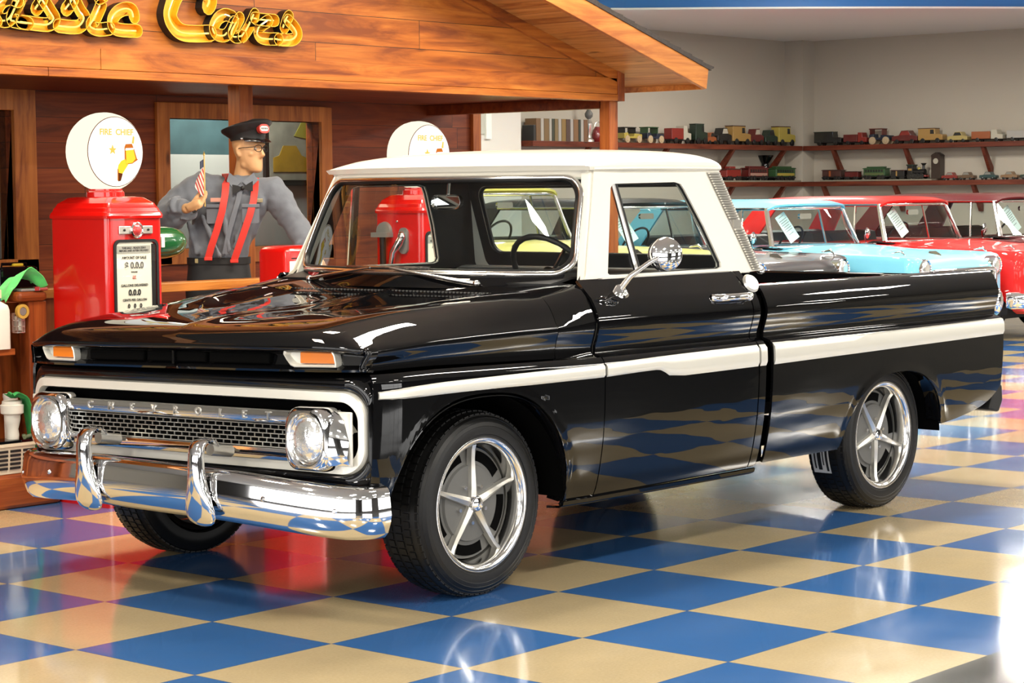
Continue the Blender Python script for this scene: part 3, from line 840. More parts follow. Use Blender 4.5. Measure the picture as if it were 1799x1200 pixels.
# door mirror
m = MB(); m.loft([[(.875+.055*k*cos(a), -.918+.026*k*sin(a), 1.112+h+.01*0) for a in lin(0, 2*PI*15/16, 16)] for h, k in ((-.012,1),(.002,1),(.02,.75),(.04,.4),(.045,.2))])
MR = m.build('door_mirror', CHR, TR, smooth=60)
m = MB(); m.tube([(.875,-.925,1.14),(.90,-.955,1.19),(.955,-1.01,1.245),(.995,-1.045,1.272)], [.014,.012,.010,.009], 8); m.build('mirror_arm', M['polish'], MR, smooth=60)
m = MB(); ax_ = Vector((-.86,-.50,.06)).normalized(); m.lathe([(.0,.020),(.03,.018),(.055,.010),(.069,-.004),(.071,-.012),(.066,-.018),(0,-.016)], Vector((1.005,-1.05,1.277)), ax_, 32); m.build('mirror_head', CHR, MR, smooth=50)
# bed: floor, front wall, tailgate
m = MB(); m.bx(1.87,3.93,-.85,.85,.60,.63); m.build('bed_floor', M['dark'], TR)
m = MB(); m.bx(1.862,1.89,-.85,.85,.6,1.07); m.build('bed_front', BP, TR)
m = MB(); m.bx(3.935,3.965,-.86,.86,.52,1.09); m.build('tailgate', BP, TR, bevel=.01)
m = MB(); m.loft([[(3.90+x, y, z) for x, z in ((0,.40),(.10,.38),(.14,.44),(.13,.52),(.06,.54))] for y in (-.97,-.9,.9,.97)]); m.build('rear_bumper', M['dark'], TR, bevel=.01)
for s in (-1, 1):
    m = MB(); m.loft([[(3.955+x, s*(.965+y), z) for x, y in ((0,-.02),(.018,-.02),(.022,0),(.012,.012),(0,.006))] for z in (.62,.65,.80,.86)]); m.build('tail_light', mat('tail_lens', (.3,.01,.01), .2, coat=1), TR, smooth=50)
# chassis
m = MB()
for s in (-1, 1): m.bx(-.6,3.9,s*.42-.04,s*.42+.04,.30,.42)
m.bx(-.45,.45,-.40,.40,.36,.75); m.bx(-.04,.10,-.7,.7,.30,.38); m.bx(2.90,3.0,-.7,.7,.30,.40); m.bx(.5,1.85,-.85,.85,.33,.40)
m.bx(1.9,3.85,-.5,.5,.52,.6)
m.build('chassis', M['void'], TR)
# --- wheels
def wheel(x, y, s, a0, tilt=0.0):
    R, W2 = .352, .118
    t = MB()
    t.lathe([(.256,-W2*.86),(.262,-W2*.98),(.285,-W2),(.315,-W2*.98),(.338,-W2*.86),(.349,-W2*.66),(.352,-W2*.3),(.352,W2*.3),(.349,W2*.66),(.341,W2*.83),(.339,W2*.83),(.331,W2*.92),(.329,W2*.91),(.316,W2*.985),(.314,W2*.97),(.300,W2*1.0),(.298,W2*.985),(.284,W2),(.268,W2*.985),(.266,W2*.955),(.258,W2*.95),(.256,W2*.86)], (0,0,0), (0,s,0), 72, caps=False)
    # tread blocks
    for k in range(72):
        a = 2*PI*k/72
        for off, w in ((-.082,.03),(-.045,.028),(0,.034),(.045,.028),(.082,.03)):
            b = a+(.03 if off < 0 else 0)
            rr = .353 if abs(off) < .08 else .3445
            Mx = Matrix.Rotation(-b*1.0, 4, 'Y')
            t.box((0, off, rr), (.0235, w, .005), Mx)
    o = t.build('wheel', M['rubber'], TR, smooth=30)
    o.location = (x, y, R); o.rotation_euler = (0, 0, tilt)
    p = MB()
    p.lathe([(.250,-.10),(.225,-.09),(.215,-.02),(.222,.05),(.228,.085),(.231,.098),(.236,.104),(.240,.108),(.255,.113),(.261,.111),(.262,.10)], (0,0,0), (0,s,0), 64, caps=False)
    p.build('rim', M['polish'], o, smooth=50)
    p = MB(); p.lathe([(.217,.02),(.214,.034),(.150,.040),(.145,.050),(.06,.055),(0,.055)], (0,0,0), (0,s,0), 48); p.build('wheel_disc', M['wheel_grey'], o, smooth=30)
    # dark inlays standing for the shade in the openings between the spokes
    p = MB()
    for k in range(5):
        c = a0+2*PI*(k+.5)/5
        lo_, hi_ = [], []
        for q in lin(-.40, .40, 9):
            lo_.append((.163, c+q)); hi_.append((.203, c+q*.92))
        poly = lo_+hi_[::-1]
        f0 = lambda r, a: (r*cos(a), s*.030, r*sin(a)); f1 = lambda r, a: (r*cos(a), s*.0405, r*sin(a))
        p.prism(poly, f0, f1)
    p.build('wheel_openings', M['void'], o, smooth=None)
    for k in range(5):
        a = a0+2*PI*k/5; ca, sa = cos(a), sin(a)
        p = MB(); rows = []
        for r, w, h in ((.02,.020,.074),(.06,.0175,.074),(.12,.0135,.071),(.17,.0105,.069),(.205,.0092,.070),(.228,.0098,.078),(.246,.012,.088)):
            rows.append([(r*ca-u*sa, s*v, r*sa+u*ca) for u, v in ((-w,h-.028),(-w*.85,h-.004),(0,h+.006),(w*.85,h-.004),(w,h-.028))])
        p.grid(rows); p.build('spoke', M['satin'], o, smooth=25)
        b = a+PI/5*.92; p = MB(); p.cyl((.075*cos(b), s*.05, .075*sin(b)), (.075*cos(b), s*.066, .075*sin(b)), .0095, .008, 6); p.build('lug_nut', M['polish'], o)
    p = MB(); p.lathe([(.031,.06),(.031,.082),(.026,.090),(.012,.094),(0,.094)], (0,0,0), (0,s,0), 24); p.build('centre_cap', CHR, o, smooth=40)
    return o
wheel(FA, -.80, -1, PI/2)
wheel(FA, .80, 1, .3)
WR = wheel(RA, -.80, -1, -PI/2)
wheel(RA, .80, 1, .8)
# paper sticker on the rear tread
p = MB(); a_ = [math.radians(d) for d in lin(186, 207, 8)]
p.grid([[(.3565*cos(a), yy, .3565*sin(a)) for a in a_] for yy in (-.02, .075)])
st = p.build('tyre_sticker', mat('paper_sticker', (.62,.62,.60), .6), WR, smooth=60, solid=.001)
p = MB()
for y0, y1, d0, d1 in ((-.012,.000,188,205),(.010,.016,188,200),(.024,.044,189,204),(.054,.062,188,203)):
    a_ = [math.radians(d) for d in lin(d0, d1, 5)]
    p.grid([[(.3578*cos(a), yy, .3578*sin(a)) for a in a_] for yy in (y0, y1)])
st_p = p.build('print', M['dark'], WR, smooth=60, solid=.0006)

# the front clip sits a touch low on the passenger side
for o in list(bpy.data.objects):
    p = o
    while p.parent is not None: p = p.parent
    if p is TR and o.type == 'MESH' and not o.name.startswith(('wheel','rim','spoke','lug','centre','tyre','front_bumper','bumper','guard')):
        for v in o.data.vertices:
            c = v.co
            w = 1.0 if c.x < -.3 else max(0.0, (.62-c.x)/.92)
            k_ = .027 if o.name.startswith(('hood','nose_panel','turn','amber','air_slot','slot')) else .018
            if w > 0: c.z -= k_*c.y*w
# ---------------------------------------------------------------- timber filling-station cabin
BX0, BX1 = -1.9, 5.9
YF, YW = 3.8, 5.5            # beam face, porch wall face
SL = .293
def soff(x): return 2.33-SL*(x-5.907) if x > 2.0 else 2.33-SL*(4.0-x-5.907)
PWX1 = 6.35
# porch wall with two openings
def wall_piece(m, x0, x1, z0, z1): m.bx(x0, x1, YW, YW+.12, z0, z1)
m = MB()
W1 = (3.356, 4.708, 1.19, 2.03); W5 = (.9, 2.15, 1.16, 2.05)
wall_piece(m, BX0, W5[0], .15, 2.3); wall_piece(m, W5[1], W1[0], .15, 2.3); wall_piece(m, W1[1], PWX1, .15, 2.3)
for w in (W1, W5):
    wall_piece(m, w[0], w[1], .15, w[2]); wall_piece(m, w[0], w[1], w[3], 2.3)
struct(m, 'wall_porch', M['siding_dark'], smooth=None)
# inner room behind the windows
M['plaster'] = mat('grey_plaster', (.36,.37,.37), .8)
struct(MB().bx(BX0, PWX1, 6.34, 6.44, .1, 2.7), 'wall_office', M['plaster'], smooth=None)
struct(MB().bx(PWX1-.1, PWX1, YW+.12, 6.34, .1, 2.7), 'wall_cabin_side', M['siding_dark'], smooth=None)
struct(MB().bx(BX0, PWX1, YF+.02, 7.4, 0, .15), 'floor_porch', M['bench_x'], smooth=None)
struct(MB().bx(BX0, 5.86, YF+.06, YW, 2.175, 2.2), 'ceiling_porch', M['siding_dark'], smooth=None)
struct(MB().bx(BX0, PWX1, YW+.12, 6.34, 2.62, 2.66), 'ceiling_office', M['plaster'], smooth=None)
def window(n, w, fw, par_mat):
    x0, x1, z0, z1 = w
    f = MB(); y0 = YW-.03
    f.bx(x0-fw, x0, y0, YW+.13, z0-fw, z1+fw); f.bx(x1, x1+fw, y0, YW+.13, z0-fw, z1+fw)
    f.bx(x0, x1, y0, YW+.13, z1, z1+fw); f.bx(x0-fw, x1+fw, y0, YW+.13, z0-fw, z0)
    o = struct(f, 'window_%d' % n, par_mat, smooth=None, bevel=.004)
    MB().bx(x0, x1, YW+.06, YW+.066, z0, z1).build('pane', M['glass'], o, smooth=None)
    return o
M['win_frame'] = wood('cedar_window_frame', (.40,.125,.022), (.52,.18,.035), (.22,.055,.01), 'Z', coat=.2)
w1 = window(1, W1, .10, M['win_frame'])
window(5, W5, .16, M['win_frame'])
# right end board of the porch wall, side beam and posts
struct(MB().bx(PWX1-.075, PWX1+.01, YW-.03, YW+.02, .15, 2.2), 'trim_2', M['timber_z'], smooth=None)
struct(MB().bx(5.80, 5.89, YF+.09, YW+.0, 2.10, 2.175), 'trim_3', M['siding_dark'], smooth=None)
struct(MB().bx(5.80, 5.89, YF+.01, YF+.10, .15, 2.16), 'post_front_right', M['timber_z'], smooth=None, bevel=.004)
struct(MB().bx(2.90, 3.005, 4.30, 4.405, .15, 2.18), 'post_porch', M['timber_z'], smooth=None, bevel=.004)
# gable wall and its beam boards
m = MB(); xs = []
m.prism([(BX0, 2.29), (BX1, 2.29), (BX1, soff(BX1)), (2.0, soff(2.001)), (BX0, soff(BX0))], lambda x, z: (x, YF, z), lambda x, z: (x, YF+.08, z))
struct(m, 'wall_gable', M['siding'], smooth=None)
m = MB()
for x0, x1 in ((BX0, -.9), (-.897, 1.46), (1.463, BX1-.06)): m.bx(x0, x1, YF-.025, YF+.06, 2.192, 2.302)
struct(m, 'trim_4', M['timber_x'], smooth=None, bevel=.003)
m = MB()
for x0, x1 in ((BX0, 1.12), (1.123, BX1)): m.bx(x0, x1, YF-.03, YF+.06, 2.146, 2.19)
struct(m, 'trim_5', M['timber_x'], smooth=None, bevel=.003)
struct(MB().bx(BX1-.06, BX1+.01, YF-.035, YF+.06, 2.146, 2.36), 'trim_6', M['timber_z'], smooth=None, bevel=.003)
# rake board under the soffit
m = MB()
m.prism([(2.0, soff(2.01)), (BX1, soff(BX1)), (BX1, soff(BX1)-.075), (2.0, soff(2.01)-.075)], lambda x, z: (x, YF-.025, z), lambda x, z: (x, YF, z))
struct(m, 'trim_7', M['timber_x'], smooth=None)
# roof: soffit slab, rake fascia, shingles
YR = 3.32; XE = 6.17
m = MB()
m.prism([(2.0, soff(2.01)), (XE, soff(XE)), (XE, soff(XE)+.05), (2.0, soff(2.01)+.05), (-2.17, soff(-2.17)+.05), (-2.17, soff(-2.17))], lambda x, z: (x, YR, z), lambda x, z: (x, 8.0, z))
struct(m, 'roof_soffit', M['timber_y'], smooth=None)
M['fascia'] = wood('cedar_fascia', (.52,.185,.035), (.66,.27,.06), (.34,.10,.018), 'X', coat=.25)
m = MB()
m.prism([(2.0, soff(2.01)-.035), (XE+.02, soff(XE)-.035), (XE+.045, soff(XE)+.11), (2.0, soff(2.01)+.125), (-2.2, soff(-2.2)+.11), (-2.19, soff(-2.19)-.035)], lambda x, z: (x, YR-.035, z), lambda x, z: (x, YR, z))
struct(m, 'trim_8', M['fascia'], smooth=None, bevel=.004)
struct(MB().bx(XE-.0, XE+.035, YR, 8.0, soff(XE)-.035, soff(XE)+.10), 'trim_9', M['fascia'], smooth=None)
m = MB()
m.prism([(2.0, soff(2.01)+.10), (XE+.06, soff(XE)+.092), (XE+.065, soff(XE)+.118), (2.0, soff(2.01)+.135)], lambda x, z: (x, YR-.045, z), lambda x, z: (x, 8.0, z))
m.prism([(2.0, soff(2.01)+.10), (2.0, soff(2.01)+.135), (-2.23, soff(-2.23)+.12), (-2.23, soff(-2.23)+.095)], lambda x, z: (x, YR-.045, z), lambda x, z: (x, 8.0, z))
for k in range(42):
    x = XE+.04-.125*k; z = soff(x)+.118+.02*(1-k/60)
    A = Matrix.Translation((x, YR-.02, z)) @ Matrix.Rotation(math.atan(SL)-.07, 4, 'Y')
    m.box((0, .03, 0), (.13, .09, .012), A)
struct(m, 'roof_shingles', M['shingle'], smooth=None)
# porch railing: top board, posts, slats
t = thing('porch_railing', 'orange cedar porch railing running behind the red gas pumps', 'railing', (2.0, YF, 0))
MB().bx(-1.06, 3.75, -.03, .11, 1.012, 1.062).build('top_rail', M['rail'], t, smooth=None, bevel=.005)
for x in (-.9, .4, 1.6, 2.8, 3.6): MB().bx(x-.045, x+.045, .0, .09, .0, 1.012).build('post', M['timber_z'], t, smooth=None)
m = MB()
for k in range(7): m.bx(-1.0, 3.7, .03, .055, .19+.11*k, .285+.11*k)
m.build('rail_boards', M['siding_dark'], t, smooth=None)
# ---- channel letter sign
M['sign_gold'] = mat('sign_yellow', (.85,.42,.015), .45)
M['sign_black'] = mat('sign_black_returns', (.012,.01,.008), .5)
M['neon'] = mat('faint_glow_neon_tube', (.80,.62,.16), .15, coat=1.0, emit=(1,.75,.2), es=.32)  # faint emission put into the tube colour to make it paler
SG = thing('neon_sign', 'yellow script neon channel letters spelling Classic Cars on the cedar gable', 'sign', (0, YF, 0))
LET = {'a': [[(0.921, 2.511), (0.875, 2.523), (0.823, 2.501), (0.794, 2.457), (0.809, 2.416), (0.849, 2.411), (0.884, 2.434), (0.926, 2.507)], [(0.935, 2.517), (0.884, 2.425), (0.912, 2.41), (0.981, 2.404)]], 's': [[(1.033, 2.478), (1.054, 2.505), (1.073, 2.535)], [(1.073, 2.535), (1.124, 2.471), (1.146, 2.434), (1.11, 2.406), (1.051, 2.403), (0.941, 2.409)]], 's2': [[(1.22, 2.487), (1.244, 2.512), (1.269, 2.548)], [(1.275, 2.543), (1.31, 2.487), (1.339, 2.45), (1.308, 2.409), (1.253, 2.399), (1.169, 2.402)]], 'i': [[(1.446, 2.522), (1.407, 2.454), (1.378, 2.413), (1.424, 2.396), (1.499, 2.405)], [(1.434, 2.558), (1.466, 2.575)]], 'c': [[(1.664, 2.473), (1.652, 2.507), (1.608, 2.514), (1.551, 2.491), (1.519, 2.45), (1.53, 2.411), (1.586, 2.4), (1.682, 2.402)]], 'C': [[(2.18, 2.559), (2.194, 2.6), (2.141, 2.653), (2.034, 2.662), (1.959, 2.611), (1.918, 2.538), (1.91, 2.487), (1.942, 2.438), (1.994, 2.41), (2.081, 2.407), (2.19, 2.415)]], 'a2': [[(2.358, 2.512), (2.302, 2.522), (2.247, 2.496), (2.218, 2.448), (2.238, 2.413), (2.293, 2.408), (2.328, 2.433), (2.364, 2.486)], [(2.407, 2.51), (2.356, 2.434), (2.369, 2.406), (2.426, 2.412)]], 'r': [[(2.426, 2.409), (2.476, 2.466), (2.52, 2.537)], [(2.52, 2.516), (2.57, 2.511), (2.671, 2.511)], [(2.62, 2.506), (2.562, 2.471), (2.546, 2.428), (2.589, 2.406), (2.698, 2.409)]], 's3': [[(2.743, 2.475), (2.766, 2.524), (2.781, 2.541)], [(2.773, 2.519), (2.831, 2.474), (2.845, 2.438), (2.8, 2.409), (2.698, 2.406)]],
 'l': [[(.70,2.415),(.755,2.5),(.79,2.62),(.765,2.66),(.735,2.56),(.735,2.45),(.79,2.405)]]}
LET['C0'] = [[(x-1.5, z) for x, z in LET['C'][0]]]
def spline(P, n=6):
    out = []
    for i in range(len(P)-1):
        p0, p1, p2, p3 = P[max(i-1,0)], P[i], P[i+1], P[min(i+2,len(P)-1)]
        for k in range(n):
            t = k/n
            out.append(tuple(.5*(2*b+(c-a)*t+(2*a-5*b+4*c-d)*t*t+(3*b-a-3*c+d)*t**3) for a, b, c, d in zip(p0,p1,p2,p3)))
    return out+[P[-1]]
for key, strokes in LET.items():
    m = MB(); nb = MB(); w = .043 if key[0] == 'C' else .0325
    D = .058
    for st in strokes:
        P = spline(st); N = len(P); L, Rr, L2, R2 = [], [], [], []
        for i, (x, z) in enumerate(P):
            a, b = P[max(i-1,0)], P[min(i+1,N-1)]; d = math.hypot(b[0]-a[0], b[1]-a[1]); nx, nz = -(b[1]-a[1])/d, (b[0]-a[0])/d
            L.append((x+nx*w, z+nz*w)); Rr.append((x-nx*w, z-nz*w)); L2.append((x+nx*(w+.004), z+nz*(w+.004))); R2.append((x-nx*(w+.004), z-nz*(w+.004)))
        # round ends
        def cap(i0, sgn):
            x, z = P[i0]; j = 1 if i0 == 0 else N-2; a = math.atan2(z-P[j][1], x-P[j][0])
            return [(x+w*cos(a+q), z+w*sin(a+q)) for q in ((-.9,-.3,.3,.9) if i0 else (-.9,-.3,.3,.9))], [(x+(w+.004)*cos(a+q), z+(w+.004)*sin(a+q)) for q in (-.9,-.3,.3,.9)]
        e, e2 = cap(N-1, 1); b_, b2 = cap(0, -1)
        # outline anticlockwise: right side forward, end cap, left side back, start cap
        outl = Rr+e+L[::-1]+b_; out2 = R2+e2+L2[::-1]+b2
        m.grid([[(x, -.012, z) for x, z in L], [(x, -.012, z) for x, z in Rr]], mi=0)
        m.add([(x, -.012, z) for x, z in [Rr[-1]]+e+[L[-1]]], [list(range(6))], mi=0); m.add([(x, -.012, z) for x, z in [L[0]]+b_+[Rr[0]]], [list(range(6))], mi=0)
        m.grid([[(x, -.012, z) for x, z in outl], [(x, -D, z) for x, z in outl]], cv=True, mi=0)
        m.grid([[(x, -D, z) for x, z in outl], [(x, -D, z) for x, z in out2]], cv=True, mi=0)
        m.grid([[(x, -D, z) for x, z in out2], [(x, 0, z) for x, z in out2]], cv=True, mi=1)
        nb.tube([(x, -.045, z) for x, z in P], .0055, 6)
    o = m.build('letter', [M['sign_gold'], M['sign_black']], SG, smooth=None)
    nb.build('neon_tube', M['neon'], o, smooth=60)
# ---- framed picture and panel painted as a reflection, seen through the window
t = thing('framed_picture', 'dark framed picture of a yellow car hanging behind the cabin window', 'picture', (5.18, 6.325, 1.86))
MB().bx(-.24,.24,-.03,0,-.26,.26).build('picture_frame', M['dark'], t, smooth=None, bevel=.006)
o = MB().bx(-.20,.20,-.036,-.03,-.22,.22).build('print', mat('faded_print', (.26,.26,.22), .5, var=.5, vscale=9), t, smooth=None)
m = MB(); m.prism([(-.17,-.16),(.17,-.16),(.17,-.06),(.11,-.04),(.06,.03),(-.07,.03),(-.11,-.04),(-.17,-.06)], lambda a, b: (a, -.037, b), lambda a, b: (a, -.041, b)); m.build('painted_car', mat('yellow_print', (.36,.22,.02), .5, var=.3, vscale=14), t, smooth=None)
m = MB(); m.prism([(.04,.10),(.18,.08),(.18,.21),(.12,.21)], lambda a, b: (a, -.037, b), lambda a, b: (a, -.041, b)); m.build('painted_banner', mat('yellow_green_print', (.34,.31,.05), .5), t, smooth=None)
t = thing('window_reflection_panel', 'pale blue and white panel behind the cabin window painted as a room reflection', 'reflection panel', (4.30, 6.335, 1.72))  # panel added as the blue and white reflection in the window glass
MB().bx(-.42,.42,-.012,0,-.30,.10).build('sheet', mat('reflection_white', (.66,.68,.66), .6, var=.05), t, smooth=None)
MB().bx(-.48,.42,-.012,0,.10,.40).build('header', mat('reflection_teal', (.07,.14,.16), .6, var=.6, vscale=5), t, smooth=None)
# unseen lights: added warm fills under the porch roof, one in the office
lamp(4.4, 5.95, 2.6, .9, .3, 26, (1,.95,.85))
lamp(2.6, 4.75, 2.16, .9, .25, 5, (1,.80,.55))
lamp(5.0, 4.75, 2.16, .9, .25, 4, (1,.80,.55))
# ---------------------------------------------------------------- red gas pumps
M['globe'] = emis('lit_milk_glass', (1,.89,.67), .97)
M['globe_face'] = emis('lit_globe_face', (1,.97,.87), 1.2)
M['dial'] = mat('ivory_dial', (.82,.80,.66), .4)
M['hat_yellow'] = emis('lit_yellow', (1,.72,.05), .95)
M['hat_orange'] = emis('lit_orange', (.75,.20,.03), .8)
M['hat_brown'] = emis('lit_brown', (.28,.07,.02), .5)
M['gold_ink'] = emis('lit_gold_ink', (.85,.62,.12), .9)
M['grey_cast'] = mat('grey_cast_metal', (.30,.31,.29), .45, .5)
def chamf(w, d, c, z, x0=0, y0=0):
    return [(x0+a, y0+b, z) for a, b in rrect(w, d, c, 4)]
def pump(name, label, loc, w, d, front_dial=True, side_nozzle=False):
    P = thing(name, label, 'gas pump', loc, 0, None)
    w2, d2 = w/2, d/2
    m = MB(); m.loft([chamf(w2+.012, d2+.012, .03, 0), chamf(w2+.012, d2+.012, .03, .09), chamf(w2, d2, .028, .10), chamf(w2, d2, .028, 1.425)])
    m.build('body', M['red'], P, smooth=40)
    m = MB(); m.loft([chamf(w2+.008, d2+.008, .03, 1.422), chamf(w2+.010, d2+.010, .03, 1.436), chamf(w2+.004, d2+.004, .03, 1.452), chamf(w2+.0, d2, .03, 1.456), chamf(w2-.006, d2-.006, .03, 1.474), chamf(w2-.010, d2-.010, .03, 1.478), chamf(w2-.020, d2-.020, .03, 1.498), chamf(w2-.026, d2-.026, .03, 1.502), chamf(w2-.055, d2-.055, .03, 1.524), chamf(w2-.09, d2-.09, .03, 1.530)])
    m.build('top_cap', M['red'], P, smooth=25)
    m = MB(); m.lathe([(.095,1.528),(.095,1.552),(.085,1.560),(.085,1.568)], n=24); m.build('globe_collar', M['red'], P, smooth=40)
    # milk-glass globe: flattened drum with a round lens on the face
    m = MB(); R = .197
    prof = [(.170,-.082),(.180,-.078),(.190,-.055),(.196,-.025),(R,0),(.196,.025),(.190,.055),(.180,.078),(.170,.082)]
    m.lathe(prof, (0,0,1.752), (0,1,0), 40); g = m.build('globe', M['globe'], P, smooth=60)
    m = MB(); m.lathe([(.171,0),(.171,.006),(.166,.008),(0,.013)], (0,-.081,1.752), (0,-1,0), 40); f = m.build('globe_lens', M['globe_face'], g, smooth=40)
    m = MB(); m.tube([(.172*cos(a), -.0855, 1.752+.172*sin(a)) for a in lin(0, 2*PI*47/48, 48)], .0022, 6, closed=True); m.build('lens_ring', M['hat_brown'], g)
    yl = -.0965
    FX = lambda x, y, z: frame((x, y, z), (1,0,0), (0,0,1))
    text('lettering', 'FIRE  CHIEF', .042, M['gold_ink'], f, FX(0, yl, 1.848), .0008, bold=.001)
    ex = lambda poly, mt, dy, nm: MB().prism(poly, lambda a, b: (a*1.13, yl+.004-dy, 1.752+b*1.13), lambda a, b: (a*1.13, yl-.0-dy, 1.752+b*1.13)).build(nm, mt, f, smooth=None)
    ex([(-.022+.022*(1 if k % 2 == 0 else .42)*sin(2*PI*k/10), .008+.022*(1 if k % 2 == 0 else .42)*cos(2*PI*k/10)) for k in range(10)], M['gold_ink'], 0, 'star')
    ex([(.045,.020),(.052,.034),(.085,.036),(.098,.010),(.112,-.030),(.118,-.034),(.085,-.052),(.050,-.056),(.045,-.03)], M['hat_orange'], 0, 'hat_crown')
    ex([(.050,.012),(.092,.012),(.104,-.030),(.085,-.048),(.052,-.052)], M['hat_yellow'], .001, 'hat_ribs')
    ex([(.047,.006),(.092,.010),(.094,.018),(.049,.016)], M['globe_face'], .002, 'hat_band')
    ex([(.086,.038),(.094,.070),(.100,.066),(.096,.036)], M['gold_ink'], 0, 'hat_crest')
    ex([(.046,-.032),(.062,-.056),(.030,-.095),(.012,-.098),(.004,-.080),(.010,-.058),(.026,-.040)], M['hat_yellow'], 0, 'hat_brim')
    ex([(.006,-.092),(.030,-.096),(.018,-.128),(.006,-.130)], M['hat_brown'], .001, 'hat_shade')
    ex([(.004,-.075),(.008,-.077),(.010,-.128),(.003,-.126)], M['hat_orange'], 0, 'hat_edge')
    # badge
    yf = -d2-.001
    m = MB(); m.bx(-.105,.105,yf-.008,yf,1.345,1.385); b = m.build('badge', M['satin'], P, smooth=None, bevel=.003)
    m = MB(); m.lathe([(.040,0),(.040,.016),(.034,.020),(.030,.016)], (0,yf,1.365), (0,-1,0), 28); m.build('badge_ring', M['polish'], b, smooth=40)
    m = MB(); m.lathe([(.031,.014),(.02,.024),(0,.028)], (0,yf,1.365), (0,-1,0), 24); m.build('badge_gem', mat('badge_red', (.55,.05,.05), .2, coat=1), b, smooth=60)
    for s in (-1, 1): MB().cyl((s*.075,yf-.012,1.365),(s*.075,yf-.007,1.365),.006).build('badge_stud', M['dark'], b)
    # dial window
    if front_dial:
        zc_, hw, hh = 1.12, w2-.050, .185
        lo = [(a, zc_+bb) for a, bb in rrect(hw+.014, hh+.014, .035, 6)]; li = [(a, zc_+bb) for a, bb in rrect(hw, hh, .025, 6)]
        m = MB(); m.grid([[(a, yf, z) for a, z in lo], [(a, yf-.008, z) for a, z in lo], [(a, yf-.008, z) for a, z in li], [(a, yf-.0015, z) for a, z in li]], cv=True)
        bz = m.build('dial_bezel', M['dark'], P, smooth=40)
        m = MB(); m.add([(a-.012 if a > 0 else a, yf-.0025, z) for a, z in li], [list(range(len(li)))[::-1]]); D = m.build('dial_face', M['dial'], P, smooth=None)
        m = MB(); m.bx(hw-.030, hw-.004, yf-.004, yf-.002, zc_-hh+.02, zc_+hh-.01); m.build('dial_shadow_gap', M['dark'], P, smooth=None)
        m = MB(); m.bx(-hw+.004, hw-.036, yf-.004, yf-.003, zc_+.130, zc_+.168); m.build('dial_header', mat('dial_header_grey', (.38,.38,.33), .5), D, smooth=None)
        tx = lambda s_, z, size, mt=M['ink'], sp=1.0, bo=.0004: text('lettering', s_, size, mt, D, frame((-.014, yf-.0045, z), (1,0,0), (0,0,1)), .0003, sp, bold=bo)
        tx('THIS SALE - READS ZERO\nBEFORE AND AFTER DELIVERY', zc_+.150, .0135)
        tx('AMOUNT OF SALE', zc_+.108, .0185)
        tx('$ 0.0.0', zc_+.070, .043, bo=.0016)
        tx('DOLLARS', zc_+.038, .009)
        tx('TAX\nINCL.', zc_+.012, .010, M['redink'])
        tx('GALLONS DELIVERED', zc_-.028, .0175)
        tx('0.0.0', zc_-.064, .040, bo=.0016)
        tx('CENTS PER GALLON', zc_-.100, .0165)
        tx('0   0   0', zc_-.130, .028, bo=.0014)
        tx('PRICE PER GALLON INCLUDES TAX', zc_-.158, .0088, M['redink'])
        m = MB(); m.add([(a, yf-.0072, z) for a, z in li], [list(range(len(li)))[::-1]]); m.build('dial_glass', glass('dial_glass', (.97,.97,.97)), P, smooth=None)
    if side_nozzle:
        xl = -w2-.001
        m = MB(); m.lathe([(.0,0),(.055,.004),(.062,.03),(.055,.055),(0,.06)], (xl-.02, .10, 1.315), (1,0,0), 20)
        m.v = [Vector((p.x if p.x > xl-.0 else p.x, p.y, max(p.z, 1.300))) for p in m.v]
        m.bx(xl-.05, xl, .035, .165, 1.285, 1.312)
        nz = m.build('nozzle_hood', M['grey_cast'], P, smooth=40)
        MB().tube([(xl-.028,.09,1.29),(xl-.030,.09,1.0),(xl-.030,.09,.7)], .018, 10).build('hose', M['rubber'], P, smooth=60)
        m = MB(); m.loft([[(xl-h, -.055+a, 1.265+b) for a, b in rrect(.034, .075, .033, 6)] for h in (0, .010, .014)]); m.build('nozzle_plate', M['grey_cast'], P, smooth=40)
        m = MB(); m.tube([(xl-.03,-.06,1.285),(xl-.045,-.055,1.255),(xl-.05,-.01,1.20),(xl-.05,.01,1.10),(xl-.045,.02,1.02)], [.020,.024,.020,.016,.018], 10); m.ball((xl-.03,-.06,1.29),(.022,.024,.03)); m.build('nozzle', M['polish'], P, smooth=60)
        MB().ball((xl-.004,.0,1.375),(.006,.008,.008),8,6).build('rivet', M['polish'], P)
    return P
pump('gas_pump', 'red gas pump with ivory price dial and glowing white Fire Chief globe', (1.138, 3.355, 0), .352, .45)
pump('gas_pump', 'red gas pump seen through the truck cab with grey nozzle on its side', (3.375, 3.31, 0), .36, .36, True, True)
# small red pump standing by the railing
P = thing('toy_gas_pump', 'small red globeless gas pump beside the mannequin at the porch railing', 'gas pump', (2.46, 3.42, 0))
m = MB(); m.loft([chamf(.15,.125,.025,0), chamf(.15,.125,.025,.06), chamf(.142,.118,.03,.07), chamf(.142,.118,.03,1.218), chamf(.137,.113,.03,1.236), chamf(.12,.095,.03,1.250), chamf(.08,.06,.03,1.256)]); m.build('body', M['red'], P, smooth=45)
m = MB(); m.bx(-.122,.122,-.1215,-.118,.93,1.172); f = m.build('dial_face', M['dial'], P, smooth=None, bevel=.001)
text('lettering', '0 . 0 0', .05, M['ink'], f, frame((-.03, -.1225, 1.065), (1,0,0), (0,0,1)), .0005)
m = MB(); m.bx(-.11,.11,-.122,-.118,1.186,1.191)
for k in range(5): m.bx(-.06+.03*k,-.054+.03*k,-.122,-.118,1.186,1.194+.008*((k*7) % 3))
m.build('chrome_script', CHR, P, smooth=None)
